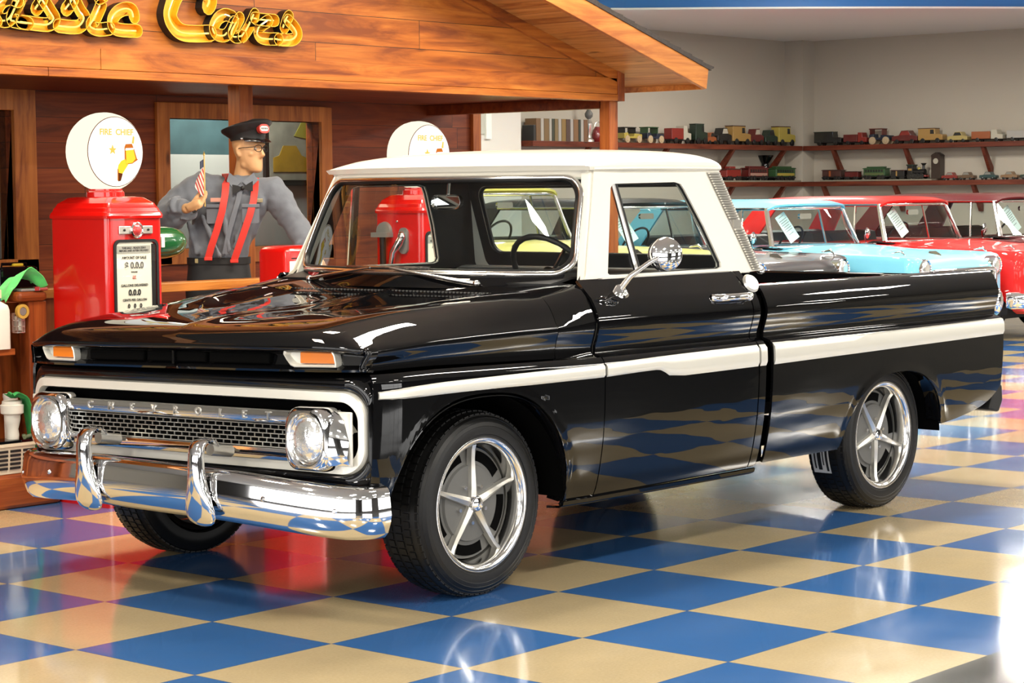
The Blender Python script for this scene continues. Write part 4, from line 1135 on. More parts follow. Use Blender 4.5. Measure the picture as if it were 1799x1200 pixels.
# green tank on its stand
t = thing('green_tank', 'glossy green bullet-nosed tank beside the red gas pump at the porch corner', 'tank', (1.72, 3.64, 0))
M['green'] = mat('green_enamel', (.008,.10,.025), .2, coat=1.0)
m = MB(); m.lathe([(0,-.32),(.06,-.31),(.082,-.26),(.086,-.1),(.086,.02),(.080,.08),(.066,.125),(.04,.155),(.015,.168),(0,.17)], (.0,0,1.285), (1,0,0), 32); m.build('shell', M['green'], t, smooth=60)
MB().bx(-.062,-.040,-.0885,-.080,1.262,1.318).build('white_mark', mat('white_label', (.75,.75,.7), .5), t, smooth=None)
m = MB(); m.cyl((-.05,0,0),(-.05,0,1.21),.025); m.lathe([(.13,0),(.13,.02),(.03,.03),(0,.03)], (-.05,0,0)); m.build('stand', M['dark'], t, smooth=40)
# ---------------------------------------------------------------- work bench with clutter
t = thing('workbench', 'stained wooden workbench with a low plank shelf left of the red gas pump', 'workbench', (0, 3.62, 0))
m = MB(); m.bx(.755,.935,-.05,.14,1.012,1.062); m.build('bench_top', M['bench_x'], t, smooth=None, bevel=.02)
for x in (-1.5, -.35): MB().bx(x, x+.125, -.03, .055, .172, .755).build('post', M['bench'], t, smooth=None, bevel=.006)
MB().bx(.83, .94, -.03, .055, .172, 1.012).build('post', M['bench'], t, smooth=None, bevel=.006)
m = MB(); m.bx(-1.6,.94,-.12,.165,0,.172); m.build('base_plank', M['bench_x'], t, smooth=None, bevel=.02)
m = MB(); m.bx(-1.6,.94,.145,.165,.172,1.0); m.build('back_panel', M['bench'], t, smooth=None)
m = MB(); m.bx(.91,.938,.055,.145,.172,1.012); m.build('end_panel', M['bench'], t, smooth=None)
m = MB(); m.bx(-1.55,.72,-.06,.14,.755,.785); m.build('middle_shelf', M['bench_x'], t, smooth=None)
m = MB(); m.box((0,0,0), (.42,.025,.07), Matrix.Translation((.62,.11,.60)) @ Matrix.Rotation(.72, 4, 'Y')); m.build('brace', M['bench_x'], t, smooth=None)
zt = 1.062
# tool case
t = thing('tool_case', 'black tool case with a yellow latch on the workbench', 'tool case', (.955, 3.84, 1.063))
MB().bx(-.14,.09,-.05,.05,0,.115).build('case_body', M['black_flat'], t, smooth=None, bevel=.012)
MB().bx(-.04,.02,-.02,.02,.118,.132).build('latch', mat('yellow_plastic', (.62,.40,.02), .4), t, smooth=None, bevel=.003)
MB().tube([(-.1,0,.11),(-.1,0,.13),(.05,0,.13),(.05,0,.11)], .008, 6).build('handle', M['black_flat'], t)
# green cloth
m = MB(); rows = []
for i in range(22):
    u = i/21; r = []
    for j in range(14):
        v = j/13
        x = .690+.255*u+.012*sin(9*v+2*u); y = 3.59+.12*v+.010*sin(7*u+5*v)
        z = zt+.022+.105*max(0, sin(PI*min(1, max(0,(u-.22)/.84))))**1.2*(.75+.30*sin(2.5*v+4*u))+.010*sin(16*u+6*v)*u
        if x < .748: z -= (.748-x)*1.2
        r.append((x, y, z))
    rows.append(r)
m.grid(rows); tag(m.build('cleaning_cloth', mat('green_microfibre', (.12,.72,.16), .9, var=.25, vscale=30, sheen=.4), smooth=60, solid=.004), 'bright green microfibre cloth draped over the workbench top', 'cloth')
t = thing('metal_tray', 'thin grey metal tray under the green cloth on the workbench', 'tray', (.905, 3.62, zt+.001))
MB().bx(-.12,.028,-.035,.07,0,.012).build('tray', M['grey_cast'], t, smooth=None, bevel=.003)
m = MB(); m.cyl((-.02,-.045,.010),(.026,-.045,.010),.009); m.bx(-.05,-.02,-.05,-.036,.002,.022); m.build('fittings', M['polish'], t)
# jug
t = thing('plastic_jug', 'white plastic jug with a blue collar on the workbench shelf', 'jug', (.635, 3.60, .786))
m = MB(); m.loft([chamf(.062,.05,.02,0), chamf(.062,.05,.02,.19), chamf(.055,.045,.02,.215), chamf(.025,.025,.02,.235), chamf(.025,.025,.02,.25)]); m.build('jug_body', mat('milky_plastic', (.70,.68,.60), .4), t, smooth=40)
MB().lathe([(.03,.235),(.03,.25),(0,.251)], n=16).build('collar', mat('blue_cap', (.03,.09,.28), .4), t)
MB().lathe([(.034,.2515),(.034,.292),(0,.293)], n=16).build('cap', M['cream'], t, smooth=40)
t = thing('tape_roll', 'yellow tape roll hanging under the workbench top', 'tape', (.79, 3.60, .965))
MB().lathe([(.022,0),(.036,0),(.036,.02),(.022,.02),(.022,0)], (0,0,0), (0,-1,0), 20, caps=False).build('tape_ring', mat('yellow_tape', (.55,.34,.06), .5), t, smooth=40)
MB().lathe([(.020,.0),(.020,.018),(0,.018)], (0,0,0), (0,-1,0), 16).build('tape_core', M['grey_cast'], t)
t = thing('wire_cage', 'grey wire cage lamp hanging on the workbench post', 'lamp', (.788, 3.62, .86))
m = MB()
for k in range(8): m.tube([(.03*cos(k*PI/4), .03*sin(k*PI/4), z) for z in (0,.04,.095)], .003, 5)
for z in (0,.03,.06,.095): m.tube([(.03*cos(a), .03*sin(a), z) for a in lin(0, 2*PI*15/16, 16)], .003, 5, closed=True)
m.build('cage', M['satin'], t)
MB().lathe([(0,.0),(.022,.01),(.022,.08),(0,.09)]).build('bulb', mat('frosted_bulb', (.6,.58,.5), .3), t, smooth=60)
# lower shelf
t = thing('storage_basket', 'cream slotted plastic basket on the low plank of the workbench', 'basket', (.67, 3.565, .174))
m = MB(); m.loft([chamf(.115,.05,.02,0), chamf(.13,.06,.02,.135), chamf(.136,.066,.02,.135), chamf(.136,.066,.02,.150), chamf(.124,.054,.02,.150), chamf(.108,.044,.02,.008)], caps=True); o = m.build('basket_body', mat('cream_plastic', (.68,.58,.42), .5), t, smooth=40)
for q in (-1, 0, 1):
    m = MB()
    for k in range(5): m.bx(-.032+.076*q,.030+.076*q,-.0615+.0016*(5-k)*.9-.002,-.050,.022+.021*k,.034+.021*k)
    m.build('slots', M['dark'], o, smooth=None)
t = thing('clutter_tray', 'black tray of oddments resting on the cream basket', 'tray', (.67, 3.565, .326))
MB().bx(-.14,.145,-.062,.062,0,.012).build('tray', M['black_flat'], t, smooth=None)
m = MB()
m.tube([(.068+.011*k, -.03+.012*((k*5) % 3-1), .020+.006*(k % 2)) for k in range(7)], .010, 8)
m.build('oddments', mat('mixed_oddments', (.16,.19,.10), .6, var=.8, vscale=40), t, smooth=60)
t = thing('white_funnel', 'white plastic funnel pump standing on the black tray under the workbench', 'funnel', (.69, 3.555, .339))
m = MB(); m.lathe([(.030,0),(.032,.02),(.028,.05),(.036,.08),(.040,.10),(.040,.12),(.056,.13),(.058,.17),(.050,.175),(.048,.19),(0,.19)], n=24); m.build('funnel_body', mat('white_plastic', (.70,.68,.60), .4), t, smooth=40)
m = MB(); rows = []
for i in range(14):
    u = i/13; rows.append([(.655+.155*u, 3.485+.085*v, .556+.012*sin(8*u+3*v)-(.0 if u < .5 else .95*(u-.5)**1.5)+.006*sin(14*v)) for v in lin(0, 1, 8)])
m.grid(rows); tag(m.build('cleaning_rag', mat('dark_green_cloth', (.03,.26,.06), .9, var=.3, vscale=30), smooth=60, solid=.005), 'dark green rag draped over the white funnel under the workbench', 'cloth')
t = thing('paint_can', 'white plastic tub behind the funnel under the workbench', 'tub', (.76, 3.662, .175))
m = MB(); m.lathe([(.030,0),(.036,.36),(.038,.36),(.038,.378),(0,.378)], n=24); m.build('tub', mat('tub_white', (.62,.60,.54), .4), t, smooth=40)
# ---------------------------------------------------------------- mannequin attendant behind the railing
MO = Vector((2.565, 4.085, .15))
MA = math.atan2(-.669, .743)       # local x = to the picture's right, local -y = toward the viewer
MN = thing('mannequin', 'attendant mannequin in grey shirt, red braces and black peaked cap behind the porch railing', 'mannequin', MO, MA)
M['skin'] = mat('painted_skin', (.56,.31,.14), .5, var=.08, vscale=30)
M['shirt'] = mat('grey_work_shirt', (.135,.148,.172), .85, var=.10, vscale=9, bump=.5, bscale=26, sheen=.2)
M['trousers'] = mat('black_trousers', (.010,.010,.011), .6, bump=.3, bscale=14)
M['braces'] = mat('red_braces', (.62,.028,.016), .6)
def oval(c, rx, ry, n=24, ax=None, ex=2.3):
    """ring round c, flat in the plane perpendicular to ax"""
    a3 = Vector(ax if ax else (0,0,1)).normalized()
    e1 = Vector((1,0,0))-a3*a3.x
    if e1.length < .2: e1 = Vector((0,0,1))-a3*a3.z
    e1.normalize(); e2 = a3.cross(e1)
    out = []
    for k in range(n):
        t = 2*PI*k/n; c_, s_ = cos(t), sin(t)
        out.append(Vector(c)+e1*rx*math.copysign(abs(c_)**(2/ex), c_)+e2*ry*math.copysign(abs(s_)**(2/ex), s_))
    return out
def limb(pts, n=16):
    m = MB(); rings = []
    P = [Vector(p[:3]) for p in pts]; prev = None
    for i, p in enumerate(pts):
        t = P[min(i+1, len(P)-1)]-P[max(i-1, 0)]; t.normalize()
        if prev is None:
            e1 = t.orthogonal().normalized()
        else:
            e1 = (prev-t*prev.dot(t)).normalized()
        prev = e1; e2 = t.cross(e1); r = p[3]
        rings.append([P[i]+(e1*cos(2*PI*k/n)+e2*sin(2*PI*k/n))*r for k in range(n)])
    m.loft(rings); return m
Z0 = -.15+0   # heights below are above the floor of the room; the deck is .15
def z(v): return v-.15
# body: trunk, neck, head, arms, legs as one continuous surface
HC = Vector((.150, -.005, z(1.785)))
def head_mb():
    m = MB(); rings = []
    fw = Vector((.80, -.60, 0)); sd = Vector((.60, .80, 0))
    prof = [(-.124,.030,.022,.040),(-.116,.046,.040,.038),(-.098,.056,.052,.030),(-.075,.066,.062,.018),(-.045,.076,.070,.006),(-.01,.086,.073,-.002),(.03,.094,.075,-.008),(.065,.094,.074,-.010),(.095,.080,.064,-.012),(.115,.052,.045,-.012),(.124,.02,.018,-.012)]
    for h, rf, rs, o in prof:
        rings.append([HC+fw*(o+rf*cos(t))+sd*(rs*sin(t))+Vector((0,0,h)) for t in lin(0, 2*PI*23/24, 24)])
    m.loft(rings)
    nb = limb([(*(HC+fw*.070+Vector((0,0,.022))), .010), (*(HC+fw*.088+Vector((0,0,.0))), .012), (*(HC+fw*.102+Vector((0,0,-.026))), .014), (*(HC+fw*.086+Vector((0,0,-.036))), .013)], 10)
    brow = limb([(*(HC+fw*.082+sd*a+Vector((0,0,.036))), .009) for a in (-.045,-.015,.015,.045)], 8)
    lip = limb([(*(HC+fw*(.077-abs(a)*.4)+sd*a+Vector((0,0,-.062))), .0075) for a in (-.024,-.01,.01,.024)], 8)
    lip2 = limb([(*(HC+fw*(.072-abs(a)*.4)+sd*a+Vector((0,0,-.076))), .008) for a in (-.020,-.008,.008,.020)], 8)
    chin = MB().ball(HC+fw*.060+Vector((0,0,-.108)), (.026,.026,.020), 12, 8)
    chk = [MB().ball(HC+fw*.050+sd*s*.048+Vector((0,0,-.020)), (.017,.017,.015), 12, 8) for s in (-1, 1)]
    jaw = [MB().ball(HC+fw*.012+sd*s*.046+Vector((0,0,-.078)), (.03,.018,.024), 12, 8) for s in (-1, 1)]
    ears = []
    for s in (-1, 1):
        e = limb([(*(HC-fw*.010+sd*s*.077+Vector((0,0,.026))), .007), (*(HC-fw*.022+sd*s*.083+Vector((0,0,.012))), .010), (*(HC-fw*.020+sd*s*.082+Vector((0,0,-.012))), .010), (*(HC-fw*.008+sd*s*.077+Vector((0,0,-.034))), .007)], 8); ears.append(e)
    return [m, nb, brow, lip, lip2, chin]+chk+jaw+ears, fw, sd
hd, FWD, SID = head_mb()
neck = limb([(.100,.02,z(1.55),.062),(.112,.018,z(1.61),.058),(.125,.012,z(1.67),.056),(.14,.005,z(1.73),.060)])
RSH, REL, RWR = V(-.125,.03,z(1.590)), V(-.315,-.02,z(1.445)), V(-.195,-.235,z(1.462))
LSH, LEL, LWR = V(.285,.00,z(1.560)), V(.405,-.03,z(1.36)), V(.505,-.10,z(1.185))
trunk = MB().loft([oval(c, a, b) for c, a, b in (((-.03,.04,z(.98)),.150,.105),((-.025,.035,z(1.10)),.150,.105),((-.005,.03,z(1.22)),.140,.10),((.03,.025,z(1.36)),.165,.11),((.065,.02,z(1.48)),.180,.11),((.085,.02,z(1.56)),.150,.09),((.098,.02,z(1.60)),.08,.065))])
arms = [limb([(*RSH,.055),(*(RSH.lerp(REL,.5)),.045),(*REL,.04),(*(REL.lerp(RWR,.5)),.036),(*RWR,.028)]), limb([(*LSH,.055),(*(LSH.lerp(LEL,.5)),.045),(*LEL,.04),(*(LEL.lerp(LWR,.5)),.036),(*LWR,.028)])]
legs = [limb([(s*.085-.03,.04,z(1.0),.085),(s*.10-.03,.04,z(.75),.07),(s*.11-.03,.03,z(.60),.06),(s*.11-.03,.045,z(.40),.052),(s*.115-.03,.05,z(.24),.04)]) for s in (-1, 1)]
# hands with separate fingers
def hand(w, dirn, nrm, side_, curl, grip):
    """w wrist, dirn along the palm, nrm out of the palm's back, side_ toward the thumb"""
    d, n_, s_ = [Vector(q).normalized() for q in (dirn, nrm, side_)]
    out = [limb([(*w,.026),(*(w+d*.03),.028),(*(w+d*.06),.030),(*(w+d*.085),.026)], 12)]
    pm = MB(); pm.loft([[w+d*t+s_*a*.040*k+n_*b*.015 for a, b in ((1,.5),(.5,1),(-.5,1),(-1,.5),(-1,-.5),(-.5,-1),(.5,-1),(1,-.5))] for t, k in ((.015,.6),(.045,.95),(.075,1.0),(.095,.95))]); out.append(pm)
    for i, (off, L, r) in enumerate(((.030,.070,.0092),(.010,.078,.0096),(-.011,.073,.0092),(-.031,.058,.0082))):
        p = w+d*.088+s_*off; c = curl[i]; pts = [(*p, r)]
        a = 0
        for seg, f in ((.45, .55), (.30, 1.0), (.25, .8)):
            a += c*f; p = p+(d*cos(a)-n_*sin(a))*L*seg; pts.append((*p, r*(.96 if seg > .26 else .85)))
        out.append(limb(pts, 10))
    p = w+d*.025+s_*.030
    pts = [(*p, .012), (*(p+s_*.022+d*.024-n_*.010), .0115), (*(p+s_*.026+d*.050-n_*(.022+grip*.014)), .0105), (*(p+s_*(.026-grip*.022)+d*.072-n_*(.030+grip*.02)), .009)]
    out.append(limb(pts, 10)); return out
rd = Vector((.80,-.35,.32)); rh = hand(RWR, rd, (.10,-.75,-.60), (.30,.35,.90), (1.0,1.05,1.1,1.15), 1)
ld = (LWR-LEL).normalized(); lh = hand(LWR, (.55,-.45,-.65), (.55,-.25,.75), (-.55,-.75,.1), (.35,.35,.4,.45), 0)
remesh(hd+[neck, trunk]+arms+legs+rh+lh, 'body', M['skin'], MN, .0062, 3)
# shirt: one cloth shell with both sleeves
sh = [MB().loft([oval(c, a, b, 28) for c, a, b in (((-.03,.04,z(1.165)),.165,.118),((-.028,.038,z(1.20)),.172,.125),((-.018,.035,z(1.26)),.178,.130),((.005,.03,z(1.34)),.190,.135),((.035,.025,z(1.42)),.205,.135),((.062,.02,z(1.50)),.215,.130),((.075,.02,z(1.555)),.205,.115),((.085,.02,z(1.595)),.165,.095),((.098,.02,z(1.625)),.105,.075),((.106,.018,z(1.64)),.072,.066))]),
      limb([(.0,.03,z(1.56),.075),(*RSH,.088),(*(RSH.lerp(REL,.3)),.082),(*(RSH.lerp(REL,.7)),.078),(*REL,.076),(*(REL+Vector((.01,-.03,-.015))),.076),(*(REL.lerp(RWR,.3)+Vector((0,0,-.02))),.074),(*(REL.lerp(RWR,.6)+Vector((0,0,-.018))),.066),(*(REL.lerp(RWR,.82)),.050),(*(REL.lerp(RWR,.92)),.043)], 20),
      limb([(.17,.02,z(1.545),.075),(*LSH,.086),(*(LSH.lerp(LEL,.35)),.080),(*(LSH.lerp(LEL,.7)),.073),(*LEL,.070),(*(LEL.lerp(LWR,.15)),.074),(*(LEL.lerp(LWR,.4)),.067),(*(LEL.lerp(LWR,.55)),.069),(*(LEL.lerp(LWR,.75)),.056),(*(LEL.lerp(LWR,.92)),.045)], 20)]
# folds
random.seed(3)
for a, b in (((-.12,-.115,z(1.42)),(-.02,-.135,z(1.18))),((.00,-.118,z(1.46)),(.03,-.128,z(1.20))),((.12,-.10,z(1.45)),(.06,-.120,z(1.22))),((-.20,-.03,z(1.40)),(-.15,-.08,z(1.20)))):
    A, B = Vector(a), Vector(b); sh.append(limb([(*A.lerp(B, t), .010+.006*sin(PI*t)) for t in lin(0, 1, 7)], 8))
for P, Q in ((RSH, REL), (REL, RWR), (LSH, LEL), (LEL, LWR)):
    d = (Q-P).normalized(); e = d.orthogonal().normalized()
    for f in (.35, .55, .8):
        c = P.lerp(Q, f); r = .070 if f < .7 else .062
        e2 = d.cross(e); a0 = random.uniform(0, 6)
        sh.append(limb([(*(c+(e*cos(a0+t)+e2*sin(a0+t))*r+d*.03*t), .013) for t in lin(0, 2.2, 8)], 8))
sh.append(limb([(*(RSH.lerp(REL,.75)+Vector((0,0,-.03))),.06),(*(REL+Vector((.02,-.03,-.06))),.070),(*(REL.lerp(RWR,.35)+Vector((0,0,-.062))),.062),(*(REL.lerp(RWR,.7)+Vector((0,0,-.04))),.045)], 16))
remesh(sh, 'shirt', M['shirt'], MN, .010, 2, .030)
# collar, placket and pockets
m = MB()
for s in (-1, 1):
    m.add([(.108+s*.004,-.075,z(1.605)),(.108+s*.070,-.048,z(1.660)),(.108+s*.085,-.070,z(1.610)),(.108+s*.045,-.098,z(1.565))], [(0,1,2,3)])
m.build('collar', M['shirt'], MN, smooth=None, solid=.006)
m = MB(); m.tube([(.100,-.105,z(1.57)),(.085,-.122,z(1.50)),(.06,-.130,z(1.42)),(.03,-.132,z(1.32)),(.005,-.126,z(1.20))], .016, 6, flat=.25, up=(1,0,0)); m.build('placket', M['shirt'], MN, smooth=40)
for x in (-.045, .155):
    m = MB(); m.loft([[(x+a-.02*0, -.128+.0+h-abs(x-.05)*.12+.004, z(1.425)+b) for a, b in rrect(.048, .052, .012, 4)] for h in (0, .012)]); p_ = m.build('pocket', M['shirt'], MN, smooth=40)
    MB().bx(x-.05, x+.05, -.134-abs(x-.05)*.12, -.118-abs(x-.05)*.12, z(1.462), z(1.482)).build('pocket_flap', M['shirt'], p_, smooth=None, bevel=.003)
m = MB(); m.bx(-.07,-.005,-.138,-.130,z(1.495),z(1.518)); m.build('name_patch', mat('name_patch', (.62,.30,.22), .6), MN, smooth=None, bevel=.002)
m = MB(); m.bx(.165,.225,-.118,-.108,z(1.490),z(1.512)); m.build('pin_badge', mat('pin_badge', (.32,.27,.16), .4, .6), MN, smooth=None, bevel=.002)
# braces
def band(name, P, w, matl, par=MN, th=.004):
    m = MB(); r0, r1 = [], []
    for i, p in enumerate(P):
        p = Vector(p); t = (Vector(P[min(i+1, len(P)-1)])-Vector(P[max(i-1, 0)])).normalized()
        sd = t.cross(Vector((0,-1,0))).normalized() if abs(t.y) < .9 else Vector((1,0,0))
        r0.append(p-sd*w); r1.append(p+sd*w)
    m.grid([r0, r1]); return m.build(name, matl, par, smooth=60, solid=th, solid_off=0)
for nm, P in (('braces', [(.02,.10,z(1.56)),(.015,.04,z(1.655)),(.015,-.02,z(1.652)),(.018,-.085,z(1.60)),(.012,-.140,z(1.53)),(-.006,-.154,z(1.44)),(-.035,-.146,z(1.34)),(-.070,-.142,z(1.24)),(-.088,-.132,z(1.18))]),
              ('braces', [(.17,.10,z(1.56)),(.185,.04,z(1.635)),(.187,-.02,z(1.630)),(.182,-.085,z(1.57)),(.172,-.136,z(1.50)),(.150,-.150,z(1.42)),(.115,-.146,z(1.32)),(.078,-.142,z(1.22)),(.058,-.134,z(1.165))])):
    b = band(nm, P, .0195, M['braces'])
    e = Vector(P[-1]); MB().box((e.x, e.y-.004, e.z-.006), (.046,.010,.020)).build('brace_clip', M['braces'], b, bevel=.003)
# bow tie
m = MB(); c = Vector((.112,-.112,z(1.572)))
for s in (-1, 1):
    m.loft([[c+Vector((s*t, -.004-.006*k, dz*k+.010*s*t/.06)) for k, dz in ((.0,.010*q),(1,.022*q*(.35+t/.055)),(1,-.020*q*(.35+t/.055)),(0,-.010*q))] for t, q in ((.004,.6),(.03,1),(.058,1.0))])
m.ball(c+Vector((0,-.008,0)), (.012,.010,.013), 10, 8); m.build('bow_tie', M['dark'], MN, smooth=50)
# trousers, belt
tr = [MB().loft([oval(c, a, b, 28) for c, a, b in (((-.03,.04,z(.86)),.19,.135),((-.03,.04,z(.98)),.195,.14),((-.03,.04,z(1.08)),.182,.132),((-.03,.04,z(1.172)),.172,.125))])]
for s in (-1, 1): tr.append(limb([(s*.085-.03,.04,z(.98),.105),(s*.10-.03,.04,z(.78),.098),(s*.11-.03,.03,z(.60),.088),(s*.112-.03,.045,z(.42),.080),(s*.115-.03,.05,z(.21),.075)], 20))
remesh(tr, 'trousers', M['trousers'], MN, .012, 3)
m = MB(); m.loft([oval((-.03,.04,z(h)), .178+e, .131+e, 28) for h, e in ((1.140,0),(1.140,.004),(1.178,.004),(1.178,0))]); B = m.build('belt', M['dark'], MN, smooth=40)
MB().box((-.145,-.066,z(1.160)), (.040,.010,.026), Matrix.Rotation(0,4,'Z')).build('belt_loop_tag', mat('brass_tag', (.40,.33,.16), .4, .6), B, bevel=.002)
for s in (-1, 1):
    m = MB(); m.loft([[(s*.118-.03+a, .0+b, zz) for a, b in rrect(.045, .12, .04, 4)] for zz in (.001, .03, .05)]+[[(s*.118-.03+a*.8, .05+b*.45, .075) for a, b in rrect(.045, .12, .04, 4)]]); m.build('shoe', M['dark'], MN, smooth=50)
# cap
def capring(h, rf, rs, o): return [HC+FWD*(o+rf*cos(t))+SID*(rs*sin(t))+Vector((0,0,h+.030*cos(t)*(1 if h > .09 else .2))) for t in lin(0, 2*PI*31/32, 32)]
M['cap_black'] = mat('black_cap_cloth', (.008,.008,.008), .55, coat=.15)
m = MB(); m.loft([capring(.060,.106,.088,-.004), capring(.092,.108,.090,-.004), capring(.098,.112,.094,-.004), capring(.128,.150,.132,-.012), capring(.140,.152,.134,-.012), capring(.150,.130,.112,-.010), capring(.152,.06,.05,-.01)])
CAP = m.build('peaked_cap', M['cap_black'], MN, smooth=50)
m = MB(); rows = []
for k, (r, dz) in enumerate(((.104,.068),(.122,.064),(.140,.056),(.150,.048),(.147,.045),(.118,.058),(.100,.064))):
    rows.append([HC+FWD*(-.004+r*cos(t)*(1.0))+SID*(min(r,.112)*sin(t)*.86)+Vector((0,0,dz+.010*(1-cos(t)))) for t in lin(-1.25, 1.25, 17)])
m.grid(rows); m.build('cap_peak', mat('patent_peak', (.006,.006,.006), .15, coat=1), CAP, smooth=60)
bc = HC+FWD*.128+SID*-.028+Vector((0,0,.122)); bn = (FWD*.9-SID*.35+Vector((0,0,.15))).normalized(); bx_ = Vector((0,0,1)).cross(bn).normalized(); by_ = bn.cross(bx_)
def plate(w, h, r, t0, t1, mt, nm, par): 
    m = MB(); m.loft([[bc+bx_*a+by_*b+bn*t for a, b in rrect(w, h, r, 5)] for t in (t0, t1)]); return m.build(nm, mt, par, smooth=40)
pb = plate(.034,.026,.024,-.02,.008, mat('badge_red_enamel', (.42,.03,.02), .3, coat=1), 'cap_badge', CAP)
plate(.026,.014,.012,.006,.0095, mat('badge_cream', (.8,.72,.6), .4), 'badge_panel', pb)
MX = Matrix(((bx_.x,by_.x,bn.x,(bc+bn*.0098).x),(bx_.y,by_.y,bn.y,(bc+bn*.0098).y),(bx_.z,by_.z,bn.z,(bc+bn*.0098).z),(0,0,0,1)))
m = MB()
for q in (-.0165,-.0055,.0055,.0165): m.bx(q-.0035,q+.0035,-.0055,.0055,-.0003,.0005,MX)
m.build('badge_print', M['ink'], pb, smooth=None)
MB().ball(HC+FWD*.02-SID*.090+Vector((0,0,.068)), .008, 8, 6).build('cap_button', M['polish'], CAP)
# spectacles
m = MB()
for s in (-1, 1):
    c = HC+FWD*.098+SID*s*.034+Vector((0,0,.012))
    m.tube([c+SID*(.028*cos(t))+Vector((0,0,1))*(.019*sin(t))-FWD*(.010*abs(cos(t))*(1 if s*cos(t) > 0 else 0)) for t in lin(0, 2*PI*19/20, 20)], .0019, 6, closed=True)
    m.tube([c+SID*s*.028-FWD*.010+Vector((0,0,.008)), HC+FWD*.02+SID*s*.082+Vector((0,0,.016)), HC-FWD*.012+SID*s*.082+Vector((0,0,.012))], .0022, 6)
m.tube([HC+FWD*.100+SID*a+Vector((0,0,.016)) for a in (-.008,0,.008)], .0024, 6)
m.build('spectacles', M['dark'], MN, smooth=60)
for s in (-1, 1):
    MB().ball(HC+FWD*.070+SID*s*.033+Vector((0,0,.010)), (.012,.012,.008), 10, 8).build('eye', mat('painted_eye', (.42,.36,.30), .3), MN)
# little flag in his hand: a thing he holds
hp = RWR+rd.normalized()*.115+Vector((.30,.35,.90)).normalized()*.0-Vector((.10,-.75,-.60)).normalized()*.030
FL = bpy.data.objects.new('hand_flag', None); COL.objects.link(FL)
tag(FL, 'small striped flag on a gold stick held in the mannequin hand', 'flag')
R_ = Matrix.Translation(MO) @ Matrix.Rotation(MA, 4, 'Z')
FL.matrix_world = R_ @ Matrix.Translation(hp)
MB().tube([(0,0,-.05),(0,0,.235)], .004, 8).build('stick', mat('gold_stick', (.62,.42,.12), .4), FL)
MB().lathe([(0,.232),(.007,.24),(0,.262)], n=10).build('stick_tip', mat('gold_tip', (.7,.5,.15), .3, .8), FL)
def stripes():
    N = NT('striped_bunting'); p = N.pos(); sp = N.n('ShaderNodeSeparateXYZ', i_0=p)
    f = N.math('FRACT', N.math('DIVIDE', N.math('ADD', sp.outputs[0], N.math('MULTIPLY', sp.outputs[2], .35)), .016))
    N.bsdf(Base_Color=N.mix(N.math('GREATER_THAN', f, .5), (.75,.68,.58), (.50,.05,.05)), Roughness=.8); return N.m
m = MB(); rows = []
for i in range(12):
    zz = .175-.15*i/11; w = .050*sin(PI*min(1, (i+1)/9.0*.55)) if i < 8 else .050*(11.5-i)/4.2
    rows.append([(-.004-w*t, .010*sin(6*t+i*.4)*t, zz-.02*t) for t in lin(0, 1, 7)])
m.grid(rows); fl = m.build('flag_cloth', stripes(), FL, smooth=60, solid=.0015)
m = MB(); rows = [[(-.004-.02*t, .012*sin(6*t)*t-.004, zz-.015*t) for t in lin(0, 1, 5)] for zz in (.215,.20,.185,.172)]
m.grid(rows); m.build('canton', mat('dark_blue_canton', (.05,.06,.10), .8), FL, smooth=60, solid=.0015)
